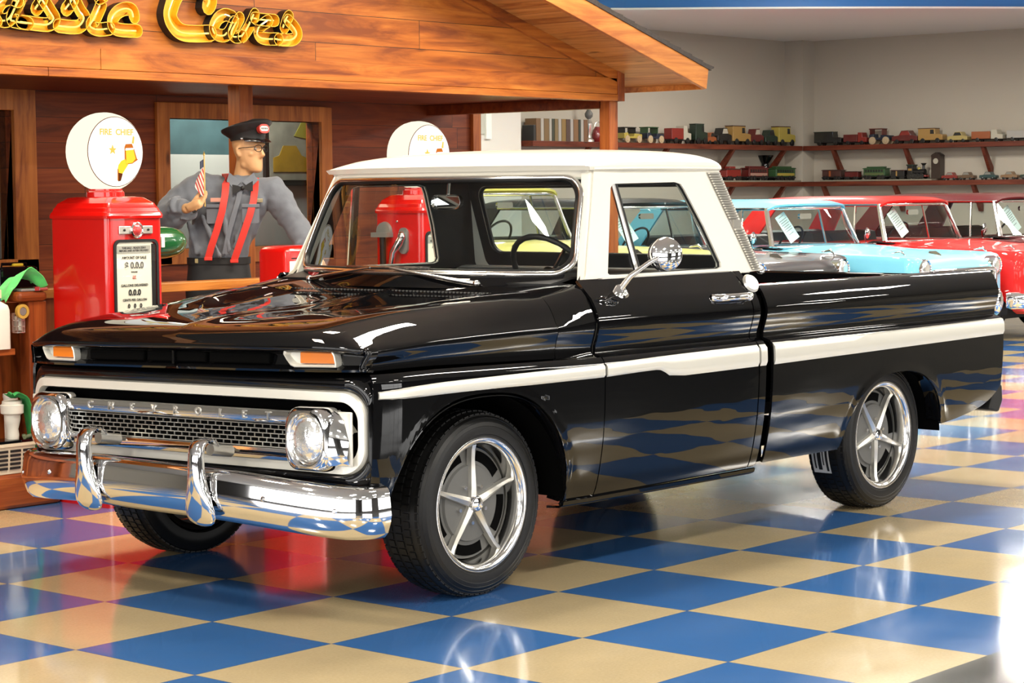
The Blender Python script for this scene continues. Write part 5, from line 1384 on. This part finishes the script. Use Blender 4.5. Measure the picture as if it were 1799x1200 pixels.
# ---------------------------------------------------------------- classic cars parked behind the truck
def carpaint(name, col): return mat(name, col, .45, coat=.6, coat_rough=.03, spec=.25)
M['tyre'] = M['rubber']
def car(name, label, cx, ny, col, scale=1.0, sedan=True, roofcol=None, hood_raise=0.0, glassm=None):
    C = thing(name, label, 'car', (cx, ny, 0), PI/2, None)
    P = carpaint(name+'_paint_%d' % len(bpy.data.materials), col); RP = P if roofcol is None else carpaint(name+'_roof_paint', roofcol)
    L, S = 5.0, scale
    SX = [0,.04,.12,.30,.8,1.5,1.9,2.6,3.6,4.1,4.7,4.93,5.0]
    SW = [.80,.86,.895,.92,.93,.935,.935,.935,.94,.935,.90,.84,.78]
    SS = [.86,.885,.90,.908,.92,.935,.945,.945,.95,.95,.93,.90,.84]       # fender line
    ST = [.74,.80,.845,.885,.935,.975,.975,.95,.95,.955,.91,.86,.80]      # deck centre
    m = MB(); rows = []
    for x in sorted(set(SX+lin(0, 5, 41)+[1.0,1.2])):
        w = ip(x, SX, SW); zs = (ip(x, SX, SS)+hood_raise*(1 if x < 2 else 0))*S; zt = (ip(x, SX, ST)+hood_raise*(1 if x < 2 else 0))*S
        zl = .26
        for a in (.62, 4.0):
            d = abs(x-a)/.40
            if d < 1: zl = max(zl, .20+.47*(1-d**2.4)**.5)
        half = [(w*.90, zl), (w*.985, zl+.03), (w, max(.50, zl+.05)), (w*.995, .66 if zl < .6 else .74), (w*.985, zs-.06), (w*.965, zs-.015), (w*.92, zs), (w*.84, zs-.012), (w*.72, zt-.012+.3*(zs-zt)), (w*.45, zt+.006), (0, zt+.012)]
        rows.append([(x, y, zz) for y, zz in half]+[(x, -y, zz) for y, zz in half[-2::-1]])
    m.grid(rows)
    for r, f in ((rows[0], 0), (rows[-1], 1)): m.add(r, [list(range(len(r)))])
    m.build('body', P, C, smooth=40)
    MB().bx(.3, 4.8, -.80, .80, .2, .5).build('underbody', M['dark'], C, smooth=None)
    for a in (.62, 4.0):
        for s in (-1, 1):
            t = MB(); t.lathe([(.20,-.09),(.30,-.10),(.335,-.07),(.335,.07),(.30,.10),(.20,.09)], (a, s*.76, .335), (0,s,0), 36); w_ = t.build('wheel', M['tyre'], C, smooth=40)
            t = MB(); t.lathe([(.205,.085),(.195,.095),(.12,.092),(.08,.115),(0,.12)], (a, s*.76, .335), (0,s,0), 28); t.build('hubcap', CHR, w_, smooth=40)
    # greenhouse
    zb, zr = .955*S, 1.40*S
    def base(q, x0, dx, w): return (x0+dx*abs(q)**2.2, w*q)
    wsB = lambda q: (*base(q, 1.36, .30, .80), zb+.015); wsT = lambda q: (*base(q, 1.66, .14, .70), zr-.045)
    rwB = lambda q: (*base(q, 4.02, -.32, .78), zb); rwT = lambda q: (*base(q, 3.50, -.12, .68), zr-.045)
    mixp = lambda a, b, t: tuple(u+(v-u)*t for u, v in zip(a, b))
    Q = lin(-1, 1, 21); gm = glassm or M['glass']
    MB().grid([[mixp(wsB(q), wsT(q), t) for q in Q] for t in lin(0, 1, 5)]).build('windscreen', gm, C, smooth=60)
    MB().grid([[mixp(rwB(q), rwT(q), t) for q in Q] for t in lin(0, 1, 5)]).build('rear_window', gm, C, smooth=60)
    loop = [wsB(q) for q in Q]+[mixp(wsB(1), wsT(1), t) for t in (.33,.66)]+[wsT(q) for q in Q[::-1]]+[mixp(wsT(-1), wsB(-1), t) for t in (.33,.66)]
    MB().tube(loop, .016, 6, closed=True).build('windscreen_trim', M['polish'], C, smooth=60)
    # roof with rear pillars
    m = MB(); rows = []
    for b in lin(0, 1, 17):
        r = []
        for q in Q:
            f, k = wsT(q), rwT(q); x = f[0]-.03+(k[0]+.03-f[0]+.03)*b; y = f[1]+(k[1]-f[1])*b
            e = (1-abs(q)**4)**.5; e2 = (1-abs(2*b-1)**4)**.5
            r.append((x, y*1.03, zr-.050+(.035*(1-abs(q)**6)**.5+.062*e*(.25+.75*e2))*S))
        rows.append(r)
    m.grid(rows); m.build('roof', RP, C, smooth=60, solid=.02)
    for s in (-1, 1):
        m = MB(); g = []
        for t in lin(0, 1, 6):
            a = mixp(rwT(s), rwB(s), t); fx = 3.10+.26*t; y = s*(.705+(.80-.705)*t)
            g.append([(fx, y, a[2]), (a[0]+.01, a[1]+s*.012, a[2]), (a[0]+.01, a[1]-s*.03, a[2]), (fx, y-s*.03, a[2])])
        m.loft(g); m.build('rear_pillar', RP, C, smooth=40)
        a, b = wsB(s), wsT(s)
        MB().tube([(a[0]+.02, a[1]+s*.01, a[2]), (b[0]+.01, b[1]+s*.01, b[2])], .022, 6).build('windscreen_pillar', M['polish'], C)
        # side glass with vent divider
        gp = [(a[0]+.04, s*.80, zb+.01), (b[0]+.05, s*.702, zr-.05), (3.10, s*.702, zr-.05), (3.34, s*.79, zb+.01)]
        m = MB(); m.add(gp, [(0,1,2,3)]); m.build('side_window', gm, C, smooth=None)
        MB().tube([(2.06, s*.802, zb+.01), (2.10, s*.708, zr-.05)], .013, 6).build('vent_window_post', M['polish'], C)
        MB().tube([(b[0]+.02, s*.715, zr-.046), (3.12, s*.715, zr-.046)], .012, 6).build('drip_rail', M['polish'], C)
        MB().tube([(1.72, s*.90, zb-.008), (3.4, s*.905, zb-.008)], .011, 6).build('belt_moulding', M['polish'], C)
        # headlamp
        x0 = .015; hy = s*.70; hz = .770*S+hood_raise
        m = MB(); m.lathe([(.096,-.08),(.100,.02),(.094,.035),(.084,.028)], (x0, hy, hz), (-1,0,0), 28, caps=False); h = m.build('headlight_bezel', CHR, C, smooth=50)
        m = MB(); m.lathe([(.086,.02),(.07,.035),(.035,.045),(0,.048)], (x0, hy, hz), (-1,0,0), 24); m.build('headlight', M['lens'], h, smooth=60)
    # grille, bumper
    m = MB(); m.bx(-.02,.03,-.60,.60,.50,.72); g_ = m.build('grille_opening', M['dark'], C, smooth=None)
    m = MB()
    for k in range(5): m.bx(-.035,-.02,-.60,.60,.51+.045*k,.522+.045*k)
    for k in range(19): m.bx(-.032,-.02,-.60+.0665*k,-.592+.0665*k,.50,.72)
    m.build('grille_mesh', M['satin'], g_, smooth=None)
    m = MB(); m.tube([(-.04,y,zz) for y, zz in rrect(.64,.0,.0,1)[:1]] or [], .02) if 0 else None
    m = MB(); m.tube([(-.03, a, .61+b) for a, b in rrect(.63,.135,.06,4)], .022, 8, closed=True); m.build('grille_surround', CHR, g_, smooth=60)
    m = MB(); rr = []
    for y in lin(-1, 1, 25):
        x = -.12+.26*abs(y)**3.5; rr.append([(x+o, y*.95, .40+zz) for o, zz in ((-.02,-.085),(-.05,-.05),(-.055,0),(-.04,.06),(0,.085),(.03,.07),(.03,-.07))])
    m.loft(rr); bu = m.build('front_bumper', CHR, C, smooth=50)
    for s in (-1, 1):
        m = MB(); m.ball((-.15, s*.45, .43), (.06,.075,.13), 14, 10); m.build('bumper_guard', CHR, bu, smooth=60)
    m = MB(); m.loft([[(x, y*k, z_) for y, z_ in ((-.012,zz),(0,zz+.03*k+.012),(.012,zz))] for x, zz, k in ((.22,.872*S+hood_raise,.3),(.28,.886*S+hood_raise,1),(.36,.898*S+hood_raise,.5))]); m.build('hood_ornament', CHR, C, smooth=50)
    for s in (-1, 1):
        m = MB(); m.tube([(.16,s*.80,.905*S+hood_raise),(.20,s*.80,.94*S+hood_raise),(.30,s*.80,.925*S+hood_raise)], [.006,.014,.006], 8); m.build('fender_ornament', CHR, C, smooth=60)
    m = MB(); m.tube([(1.85,.88,zb-.01),(1.84,.93,zb+.05),(1.83,.95,zb+.09)], .010, 6); m.lathe([(.0,-.03),(.04,-.02),(.062,0),(.0,.004)], (1.80,.95,zb+.11), (1,.15,0), 20); m.build('door_mirror', CHR, C, smooth=50)
    # interior
    MB().bx(1.9,3.6,-.74,.74,.45,.62).build('cabin_floor', M['dark'], C, smooth=None)
    MB().grid([[(x, y, z_) for x, z_ in ((1.62,.955*S),(1.85,.975*S),(1.98,.94*S),(2.0,.75*S))] for y in lin(-.76,.76,7)]).build('dashboard', M['dark_vinyl'], C, smooth=50, solid=.01)
    for x in (2.75, 3.45):
        m = MB(); m.loft([[(x-.10+a, y, z_) for a, z_ in ((0,.55),(-.04,.75),(.03,1.05*S),(.10,1.07*S),(.15,1.0),(.16,.55))] for y in (-.66,-.63,.63,.66)]); m.build('seat', M['dark_vinyl'], C, smooth=50)
    cw = Vector((2.22,-.35,.99*S)); aw = Vector((.85,0,.5)).normalized(); u1 = Vector((0,1,0)); u2 = aw.cross(u1)
    MB().tube([cw+(u1*cos(a)+u2*sin(a))*.19 for a in lin(0, 2*PI*27/28, 28)], .012, 6, closed=True).build('steering_wheel', M['dark_vinyl'], C, smooth=60)
    m = MB(); m.loft([[(1.80, a, 1.27*S+b) for a, b in rrect(.11,.028,.02,4)], [(1.83, a, 1.27*S+b) for a, b in rrect(.10,.024,.02,4)]]); m.build('rear_view_mirror', CHR, C)
    return C
car('saloon_car', 'pale yellow classic car seen through the truck rear window', 9.2, 5.9, (.60,.56,.16), 1.12)
car('saloon_car', 'black classic car parked between the truck cab and the light blue car', 11.15, 5.75, (.005,.005,.006), 1.02)
car('saloon_car', 'light blue classic car parked directly behind the truck bed', 13.1, 5.18, (.17,.52,.68), 1.0)
car('saloon_car', 'bright red classic car with its front just past the truck tailgate', 15.05, 5.05, (.58,.008,.006), 1.015)
car('saloon_car', 'dark maroon classic car parked beyond the bright red car', 17.05, 4.75, (.085,.004,.006), 1.03)
M['sheet'] = mat('price_sheet_paper', (.62,.78,.76), .6)
def sheet(cx, ny, label, S=1.0, y=.40, w=.125, h=.165, x=1.665, col=None):
    """price card propped inside a windscreen"""
    C = thing('price_sheet', label, 'price card', (cx-y, ny+x, 1.0*S+.032), PI/2, 'price cards in the windscreens')
    m = MB(); up = Vector((.50,.38,1.0)).normalized(); rt = Vector((.15,-1,.12)); rt = (rt-up*rt.dot(up)).normalized(); n = rt.cross(up)
    m.loft([[rt*a+up*b+n*t for a, b in ((-w,0),(w,0),(w,2*h*.92),(-w,2*h*.92))] for t in (0,.004)]); m.build('card', M['sheet'], C, smooth=None)
    m = MB()
    for k, (q, l) in enumerate(((.9,.5),(.78,.8),(.70,.7),(.62,.8),(.54,.6),(.46,.75),(.38,.7),(.25,.5))):
        b = 2*h*.92*q
        m.loft([[rt*a+up*bb-n*(t) for a, bb in ((-w*l,b),(w*l,b),(w*l,b+.008),(-w*l,b+.008))] for t in (-.006,.002)])
    m.build('printed_lines', mat('grey_print', (.25,.30,.30), .7), C, smooth=None)
sheet(11.15, 5.75, 'price card in the windscreen of the black classic car', 1.02)
sheet(13.1, 5.18, 'price card in the windscreen of the light blue car')
sheet(15.05, 5.05, 'price card in the windscreen of the bright red car', 1.015)
sheet(17.05, 4.75, 'price card in the windscreen of the dark maroon car', 1.03)
# ---------------------------------------------------------------- wall shelves with models
def shelf(name, label, x0, x1, y0, y1, zt, th, along, brackets, matl):
    t = thing(name, label, 'shelf', (0, 0, 0), 0, 'wall shelves')
    MB().bx(x0, x1, y0, y1, zt-th, zt).build('board', matl, t, smooth=None, bevel=.006)
    for b in brackets:
        m = MB()
        if along == 'x':
            m.prism([(y0+.03, zt-th), (y0+.10, zt-th), (y1, zt-th-.28), (y1, zt-th-.37), (y1-.05, zt-th-.37)], lambda a, c: (b-.025, a, c), lambda a, c: (b+.025, a, c))
        else:
            m.prism([(x0+.03, zt-th), (x0+.10, zt-th), (x1, zt-th-.28), (x1, zt-th-.37), (x1-.05, zt-th-.37)], lambda a, c: (a, b-.025, c), lambda a, c: (a, b+.025, c))
        m.build('bracket', matl, t, smooth=None)
    return t
ZU, ZL = 2.19, 1.665
shelf('wall_shelf', 'upper mahogany shelf on the back wall holding books and model cars', 15.0, 21.15, 12.25, 12.6, ZU, .07, 'x', (16.2, 17.9, 19.45, 20.75), M['shelf'])
shelf('wall_shelf', 'upper mahogany shelf on the right wall holding model vans and trucks', 21.18, 21.5, 4.5, 12.27, ZU, .07, 'y', (11.78, 10.58, 9.35, 8.2, 6.9, 5.6), M['shelf_y'])
shelf('wall_shelf', 'lower mahogany shelf on the back wall holding the red and green model train coaches', 18.9, 21.19, 12.25, 12.6, ZL, .07, 'x', (19.45, 20.75), M['shelf'])
shelf('wall_shelf', 'lower mahogany shelf on the right wall holding the model locomotive and small cars', 21.18, 21.5, 4.5, 12.27, ZL, .07, 'y', (11.95, 10.75, 9.5, 8.2, 6.9, 5.6), M['shelf_y'])
PAL = {}
def pc(c):
    if c not in PAL: PAL[c] = mat('model_enamel_%d' % len(PAL), tuple(q*.75 for q in c), .35, coat=.4)
    return PAL[c]
BLK, DRD, RED_, TAN, YEL, GRN, DGN, NAV, WHT, BRN, ORG, SIL, TEAL = (.012,.012,.012), (.13,.014,.012), (.26,.02,.014), (.42,.25,.07), (.48,.38,.07), (.035,.10,.035), (.015,.035,.022), (.012,.02,.045), (.55,.52,.42), (.07,.025,.02), (.36,.10,.03), (.42,.41,.38), (.02,.06,.06)
def toy(kind, label, side_, u, L, H, c1, c2, group, zs, name=None, cat=None):
    """side_ 'b': back wall, u is x; 'r': right wall, u is y. local +x faces picture right"""
    loc, rz = ((u, 12.41, zs), 0) if side_ == 'b' else ((21.34, (u+5.2)*.9885-5.2, zs), -PI/2)
    t = thing(name or {'van':'model_van','car':'model_car','truck':'model_truck','antique':'model_antique_car','coach':'model_train_coach','boxcar':'model_train_wagon','loco':'model_locomotive','caboose':'model_train_coach'}[kind], label, cat or ('model train' if kind in ('coach','boxcar','loco','caboose') else 'model car'), loc, rz, group)
    L *= .93; W = min(.14, L*.42)/2
    ex = lambda poly, nm, c, w=W, par=t, bev=.006: MB().prism([(-L/2+a*L, b*H) for a, b in poly], lambda a, b: (a, -w, b), lambda a, b: (a, w, b)).build(nm, pc(c), par, smooth=None, bevel=bev)
    wr = H*.17; ws_ = (.2, .8)
    if kind == 'car':
        ex([(0,.22),(0,.52),(.04,.58),(.27,.62),(.37,.98),(.66,1.0),(.76,.64),(.97,.58),(1,.5),(1,.22)], 'body', c1)
        ex([(.31,.64),(.39,.93),(.64,.94),(.72,.66)], 'windows', c2, W*1.02, bev=0)
    elif kind == 'van':
        ex([(0,.2),(0,.97),(.03,1),(.66,1),(.69,.97),(.71,.62),(.98,.58),(1,.5),(1,.2)], 'body', c1)
        ex([(-.02,.97),(-.02,1.02),(.70,1.02),(.70,.97)], 'roof', c2, W*1.06)
        ex([(.50,.62),(.50,.9),(.64,.9),(.66,.62)], 'windows', BLK, W*1.02, bev=0)
    elif kind == 'truck':
        ex([(0,.25),(0,.85),(.60,.85),(.60,.25)], 'load_bed', c1)
        ex([(.62,.22),(.62,1),(.80,1),(.83,.62),(1,.58),(1,.22)], 'cab', c2)
        ex([(.0,.17),(.0,.25),(1,.25),(1,.17)], 'chassis', BLK, W*.8)
    elif kind == 'antique':
        ex([(0,.28),(0,.62),(.22,.66),(.24,.42),(.55,.42),(.57,.60),(1,.55),(1,.28)], 'body', c1)
        ex([(.0,.93),(.0,1.0),(.66,1.0),(.68,.95)], 'roof', c2, W*1.1)
        for q in (.03, .62): ex([(q,.5),(q,.95),(q+.025,.95),(q+.025,.5)], 'roof_post', c2, W)
        wr = H*.24; ws_ = (.17, .83)
    elif kind in ('coach', 'boxcar', 'caboose'):
        ex([(.05,.26),(.05,.80),(.95,.80),(.95,.26)], 'body', c1)
        ex([(0,.16),(0,.26),(1,.26),(1,.16)], 'chassis', BLK, W*.9)
        ex([(.0,.80),(.02,.86),(.12,.88),(.88,.88),(.98,.86),(1,.80)], 'roof', c1 if kind == 'coach' else BRN, W*1.08)
        if kind == 'coach':
            ex([(.14,.88),(.14,.98),(.86,.98),(.86,.88)], 'clerestory', c1, W*.6)
            ex([(.10,.32),(.10,.50),(.90,.50),(.90,.32)], 'side_panel', c2, W*1.03, bev=0)
            m = MB()
            for k in range(7): m.bx(-L/2+L*(.12+.11*k), -L/2+L*(.19+.11*k), -W*1.03, W*1.03, H*.56, H*.74)
            m.build('windows', pc(BLK), t, smooth=None)
        elif kind == 'caboose':
            ex([(.33,.86),(.33,1.05),(.67,1.05),(.67,.86)], 'cupola', c1, W*.7)
        else:
            ex([(.38,.30),(.38,.78),(.47,.78),(.47,.30)], 'sliding_door', c2, W*1.04, bev=0)
        ws_ = (.15, .30, .70, .85)
    elif kind == 'loco':
        m = MB(); m.cyl((-L*.2, 0, H*.42), (L*.42, 0, H*.42), H*.17, n=16); m.build('boiler', pc(c1), t, smooth=40)
        ex([(.04,.2),(.04,.78),(.34,.78),(.34,.2)], 'cab', c1); ex([(0,.78),(0,.86),(.38,.86),(.38,.78)], 'roof', DGN, W*1.1)
        m = MB(); m.lathe([(.3*W,0),(.3*W,H*.25),(.7*W,H*.38),(0,H*.4)], (L*.33,0,H*.55)); m.build('chimney', pc(BLK), t, smooth=30)
        m = MB(); m.lathe([(.35*W,0),(.35*W,H*.12),(0,H*.16)], (L*.08,0,H*.56)); m.build('steam_dome', pc(YEL), t, smooth=30)
        ex([(.05,.12),(.05,.24),(1,.24),(1.06,.12)], 'chassis', c2, W*.9); ex([(.10,.50),(.10,.62),(.30,.62),(.30,.50)], 'side_panel', TAN, W*1.03, bev=0)
        ws_ = (.16, .40, .60, .82)
    for q in ws_:
        for s in (-1, 1):
            m = MB(); x = -L/2+q*L; m.lathe([(wr,-.012),(wr,.010),(wr*.6,.012),(wr*.55,.016),(0,.016)], (x, s*W*.95, wr), (0,s,0), 16)
            m.build('wheel', pc(BLK if kind != 'antique' else (.55,.42,.26)), t, smooth=40)
    return t
# books
random.seed(11)
BK = [((.03,.03,.03),.05,'thin black'),((.20,.11,.05),.09,'wide brown'),((.50,.48,.42),.06,'white-spined'),((.22,.14,.06),.10,'mottled brown'),((.48,.46,.40),.05,'slim white'),((.05,.06,.04),.05,'dark green'),((.24,.17,.08),.07,'light brown'),((.46,.44,.40),.06,'grey-white'),((.28,.18,.06),.09,'golden brown'),((.10,.06,.05),.08,'dark brown'),((.45,.43,.40),.06,'pale grey'),((.24,.13,.06),.10,'reddish brown'),((.04,.05,.04),.04,'thin dark'),((.46,.44,.40),.06,'ivory'),((.20,.10,.05),.08,'chestnut')]
bxp = 15.06
for k, (c, w, nm) in enumerate(BK):
    prev = 'first from the left end' if k == 0 else 'next after the %s one' % BK[k-1][2]
    t = thing('book', '%s book on the upper back shelf, %s' % (nm, prev), 'book', (bxp+w/2+(.03 if k == 0 else 0), 12.42, ZU), 0, 'books on the upper back shelf')
    hh = .285 if k else .20
    m = MB(); m.bx(-w/2+.003, w/2-.003, -.10, .09, 0, hh); o = m.build('cover', pc(c), t, smooth=None, bevel=.004)
    m = MB(); m.bx(-w/2+.008, w/2-.008, -.09, .092, .006, hh+.0015); m.build('pages', pc(WHT), t, smooth=None)
    bxp += w+.004+(.03 if k == 0 else 0)
# trophy and red globe beside the books
t = thing('trophy', 'silver and dark trophy figure standing between the books and the red jar', 'trophy', (16.33, 12.42, ZU))
m = MB(); m.lathe([(.07,0),(.07,.03),(.03,.06),(.025,.12),(.055,.18),(.06,.24),(.035,.27),(.02,.30)], n=20); m.build('stem', M['satin'], t, smooth=40)
m = MB(); m.lathe([(.02,.30),(.05,.33),(.055,.37),(.03,.41),(.018,.44),(.03,.47),(.028,.50),(0,.51)], n=20); m.build('figure', M['wheel_grey'], t, smooth=40)
t = thing('jar', 'round red glass jar beside the trophy on the upper back shelf', 'jar', (16.52, 12.42, ZU))
m = MB(); m.lathe([(.05,0),(.075,.04),(.085,.10),(.07,.16),(.045,.19),(.045,.205)], n=24); m.build('jar_body', mat('red_glaze', (.20,.02,.02), .2, coat=1), t, smooth=40)
m = MB(); m.tube([(.07*cos(a), 0, .20+.07*sin(a)) for a in lin(0, PI, 12)], .006, 6); m.build('handle', M['satin'], t)
GU, GR_, GT, GS = 'model cars on the upper back shelf', 'models on the upper right shelf', 'model train on the lower shelf', 'small model cars on the lower right shelf'
toy('car', 'small dark model car between the red jar and the cabin post', 'b', 16.72, .22, .11, DRD, BLK, GU, ZU)
toy('antique', 'yellow model roadster just right of the cabin post on the upper back shelf', 'b', 17.18, .42, .21, YEL, BLK, GU, ZU)
toy('antique', 'navy open-topped model car right of the yellow model roadster', 'b', 17.68, .40, .22, NAV, GRN, GU, ZU)
toy('truck', 'white model truck with a red load on the upper back shelf', 'b', 18.27, .48, .25, RED_, WHT, GU, ZU)
toy('van', 'tall dark green model van left of the orange model tractor', 'b', 18.76, .30, .28, DGN, DGN, GU, ZU)
toy('car', 'orange and black model tractor between two dark models on the back shelf', 'b', 19.03, .22, .17, ORG, BLK, GU, ZU, 'model_tractor')
toy('car', 'black model coupe left of the tan model van on the back shelf', 'b', 19.30, .36, .24, BLK, WHT, GU, ZU)
toy('van', 'tan model delivery van on the upper back shelf', 'b', 19.72, .48, .27, TAN, BRN, GU, ZU)
toy('car', 'dark red model saloon right of the tan model van', 'b', 20.12, .34, .24, DRD, WHT, GU, ZU)
toy('car', 'dark green model saloon left of the yellow model bus', 'b', 20.48, .34, .23, DGN, BLK, GU, ZU)
toy('van', 'yellow model bus at the right end of the upper back shelf', 'b', 20.88, .46, .28, YEL, BRN, GU, ZU, 'model_bus')
toy('van', 'black model van at the left end of the upper right shelf', 'r', 12.10, .50, .20, BLK, DGN, GR_, ZU)
toy('truck', 'red model fire engine next to the black model van', 'r', 11.63, .42, .18, DRD, RED_, GR_, ZU)
toy('antique', 'maroon and navy antique model car with pale wheels', 'r', 11.22, .36, .23, NAV, DRD, GR_, ZU)
toy('car', 'red model pickup right of the antique model car with pale wheels', 'r', 10.80, .44, .19, DRD, RED_, GR_, ZU)
toy('van', 'tan model woody wagon on the upper right shelf', 'r', 10.38, .42, .21, TAN, BRN, GR_, ZU)
toy('car', 'cream yellow model coupe right of the tan model wagon', 'r', 9.95, .34, .15, (.50,.40,.14), BLK, GR_, ZU)
toy('truck', 'orange box trailer model truck with a white cab', 'r', 9.48, .52, .17, ORG, WHT, GR_, ZU)
toy('truck', 'silver model tanker truck at the right edge of the upper shelf', 'r', 8.95, .48, .17, SIL, WHT, GR_, ZU)
toy('car', 'red model engine at the left end of the lower shelf beside the truck cab', 'b', 19.05, .22, .16, DRD, BLK, GT, ZL)
m = MB(); m.bx(19.2, 21.18, 12.30, 12.50, ZL, ZL+.022); tag(m.build('train_track', mat('track_board', (.22,.20,.15), .7), smooth=None), 'grey track strip under the model coaches on the lower back shelf', 'track')
m = MB(); m.bx(21.23, 21.45, 10.15, 12.0, ZL, ZL+.022); tag(m.build('train_track', mat('track_board_side', (.22,.20,.15), .7), smooth=None), 'grey track strip under the model locomotive on the lower right shelf', 'track')
ZT_ = ZL+.022
toy('caboose', 'red model caboose at the tail of the model train', 'b', 19.52, .42, .19, RED_, WHT, GT, ZT_)
toy('coach', 'red model coach with a pale side panel behind the red caboose', 'b', 20.14, .58, .21, DRD, (.45,.26,.20), GT, ZT_)
toy('coach', 'green model coach with a yellow side panel under the black funnel', 'b', 20.84, .60, .21, GRN, YEL, GT, ZT_)
toy('boxcar', 'brown model boxcar with an orange door past the wall corner', 'r', 12.03, .38, .17, BRN, ORG, GT, ZT_)
toy('boxcar', 'low maroon model wagon next to the brown boxcar', 'r', 11.70, .27, .14, DRD, DRD, GT, ZT_)
toy('coach', 'green model coach with a pale roof on the lower right shelf', 'r', 11.30, .43, .19, GRN, (.10,.14,.05), GT, ZT_)
toy('boxcar', 'black model tender coupled behind the model locomotive', 'r', 10.92, .26, .15, BLK, TAN, GT, ZT_)
toy('loco', 'black and red model locomotive heading the model train', 'r', 10.62, .32, .24, BLK, RED_, GT, ZT_)
t = thing('black_funnel', 'black flared funnel standing behind the green coach with the yellow panel', 'funnel', (20.62, 12.555, ZL))
m = MB(); m.lathe([(.055,0),(.055,.24),(.05,.27),(.075,.30),(.13,.385),(.12,.39),(0,.385)], n=20); m.build('funnel_body', M['black_flat'], t, smooth=30)
t = thing('mantel_clock', 'small dark clock tower at the head of the model train', 'clock', (21.42, 10.16, ZT_))
m = MB(); m.bx(-.06,.06,-.072,.072,0,.32); m.prism([(-.08,.32),(.08,.32),(.06,.345),(0,.375),(-.06,.345)], lambda a, b: (-.065, a, b), lambda a, b: (.065, a, b)); m.build('case', pc((.03,.015,.01)), t, smooth=None)
m = MB(); m.lathe([(.040,0),(.040,.004),(0,.005)], (-.060, 0, .25), (-1,0,0), 20); m.build('clock_face', pc((.5,.47,.38)), t, smooth=None)
for nm, c, y in (('red', RED_, 10.08), ('brown', (.14,.08,.04), 9.82), ('teal', TEAL, 9.48), ('tan', (.26,.15,.07), 9.15), ('dark green', DGN, 8.85), ('black', BLK, 8.56)):
    toy('car', 'small %s model saloon on the lower right shelf' % nm, 'r', y, .27, .11, c, (.25,.25,.22), GS, ZL)
# ---------------------------------------------------------------- camera
def camera():
    f, yaw, pitch, roll = 3771.54, 0.7114582, -0.0688579, -0.0083364
    fw = Vector((cos(pitch)*cos(yaw), cos(pitch)*sin(yaw), sin(pitch)))
    r = Vector((sin(yaw), -cos(yaw), 0)); u = r.cross(fw)
    c, s = cos(roll), sin(roll)
    R, U = c*r+s*u, -s*r+c*u
    cd = bpy.data.cameras.new('camera'); o = bpy.data.objects.new('camera', cd); COL.objects.link(o)
    cd.sensor_width = 36; cd.lens = f*36/1799; cd.clip_end = 200
    o.matrix_world = Matrix(((R.x,U.x,-fw.x,-5.6865),(R.y,U.y,-fw.y,-5.2029),(R.z,U.z,-fw.z,1.5292),(0,0,0,1)))
    bpy.context.scene.camera = o
camera()
vs = bpy.context.scene.view_settings
vs.view_transform = 'Standard'; vs.look = 'None'; vs.gamma = 1; vs.use_curve_mapping = False
vs.exposure = 0.38
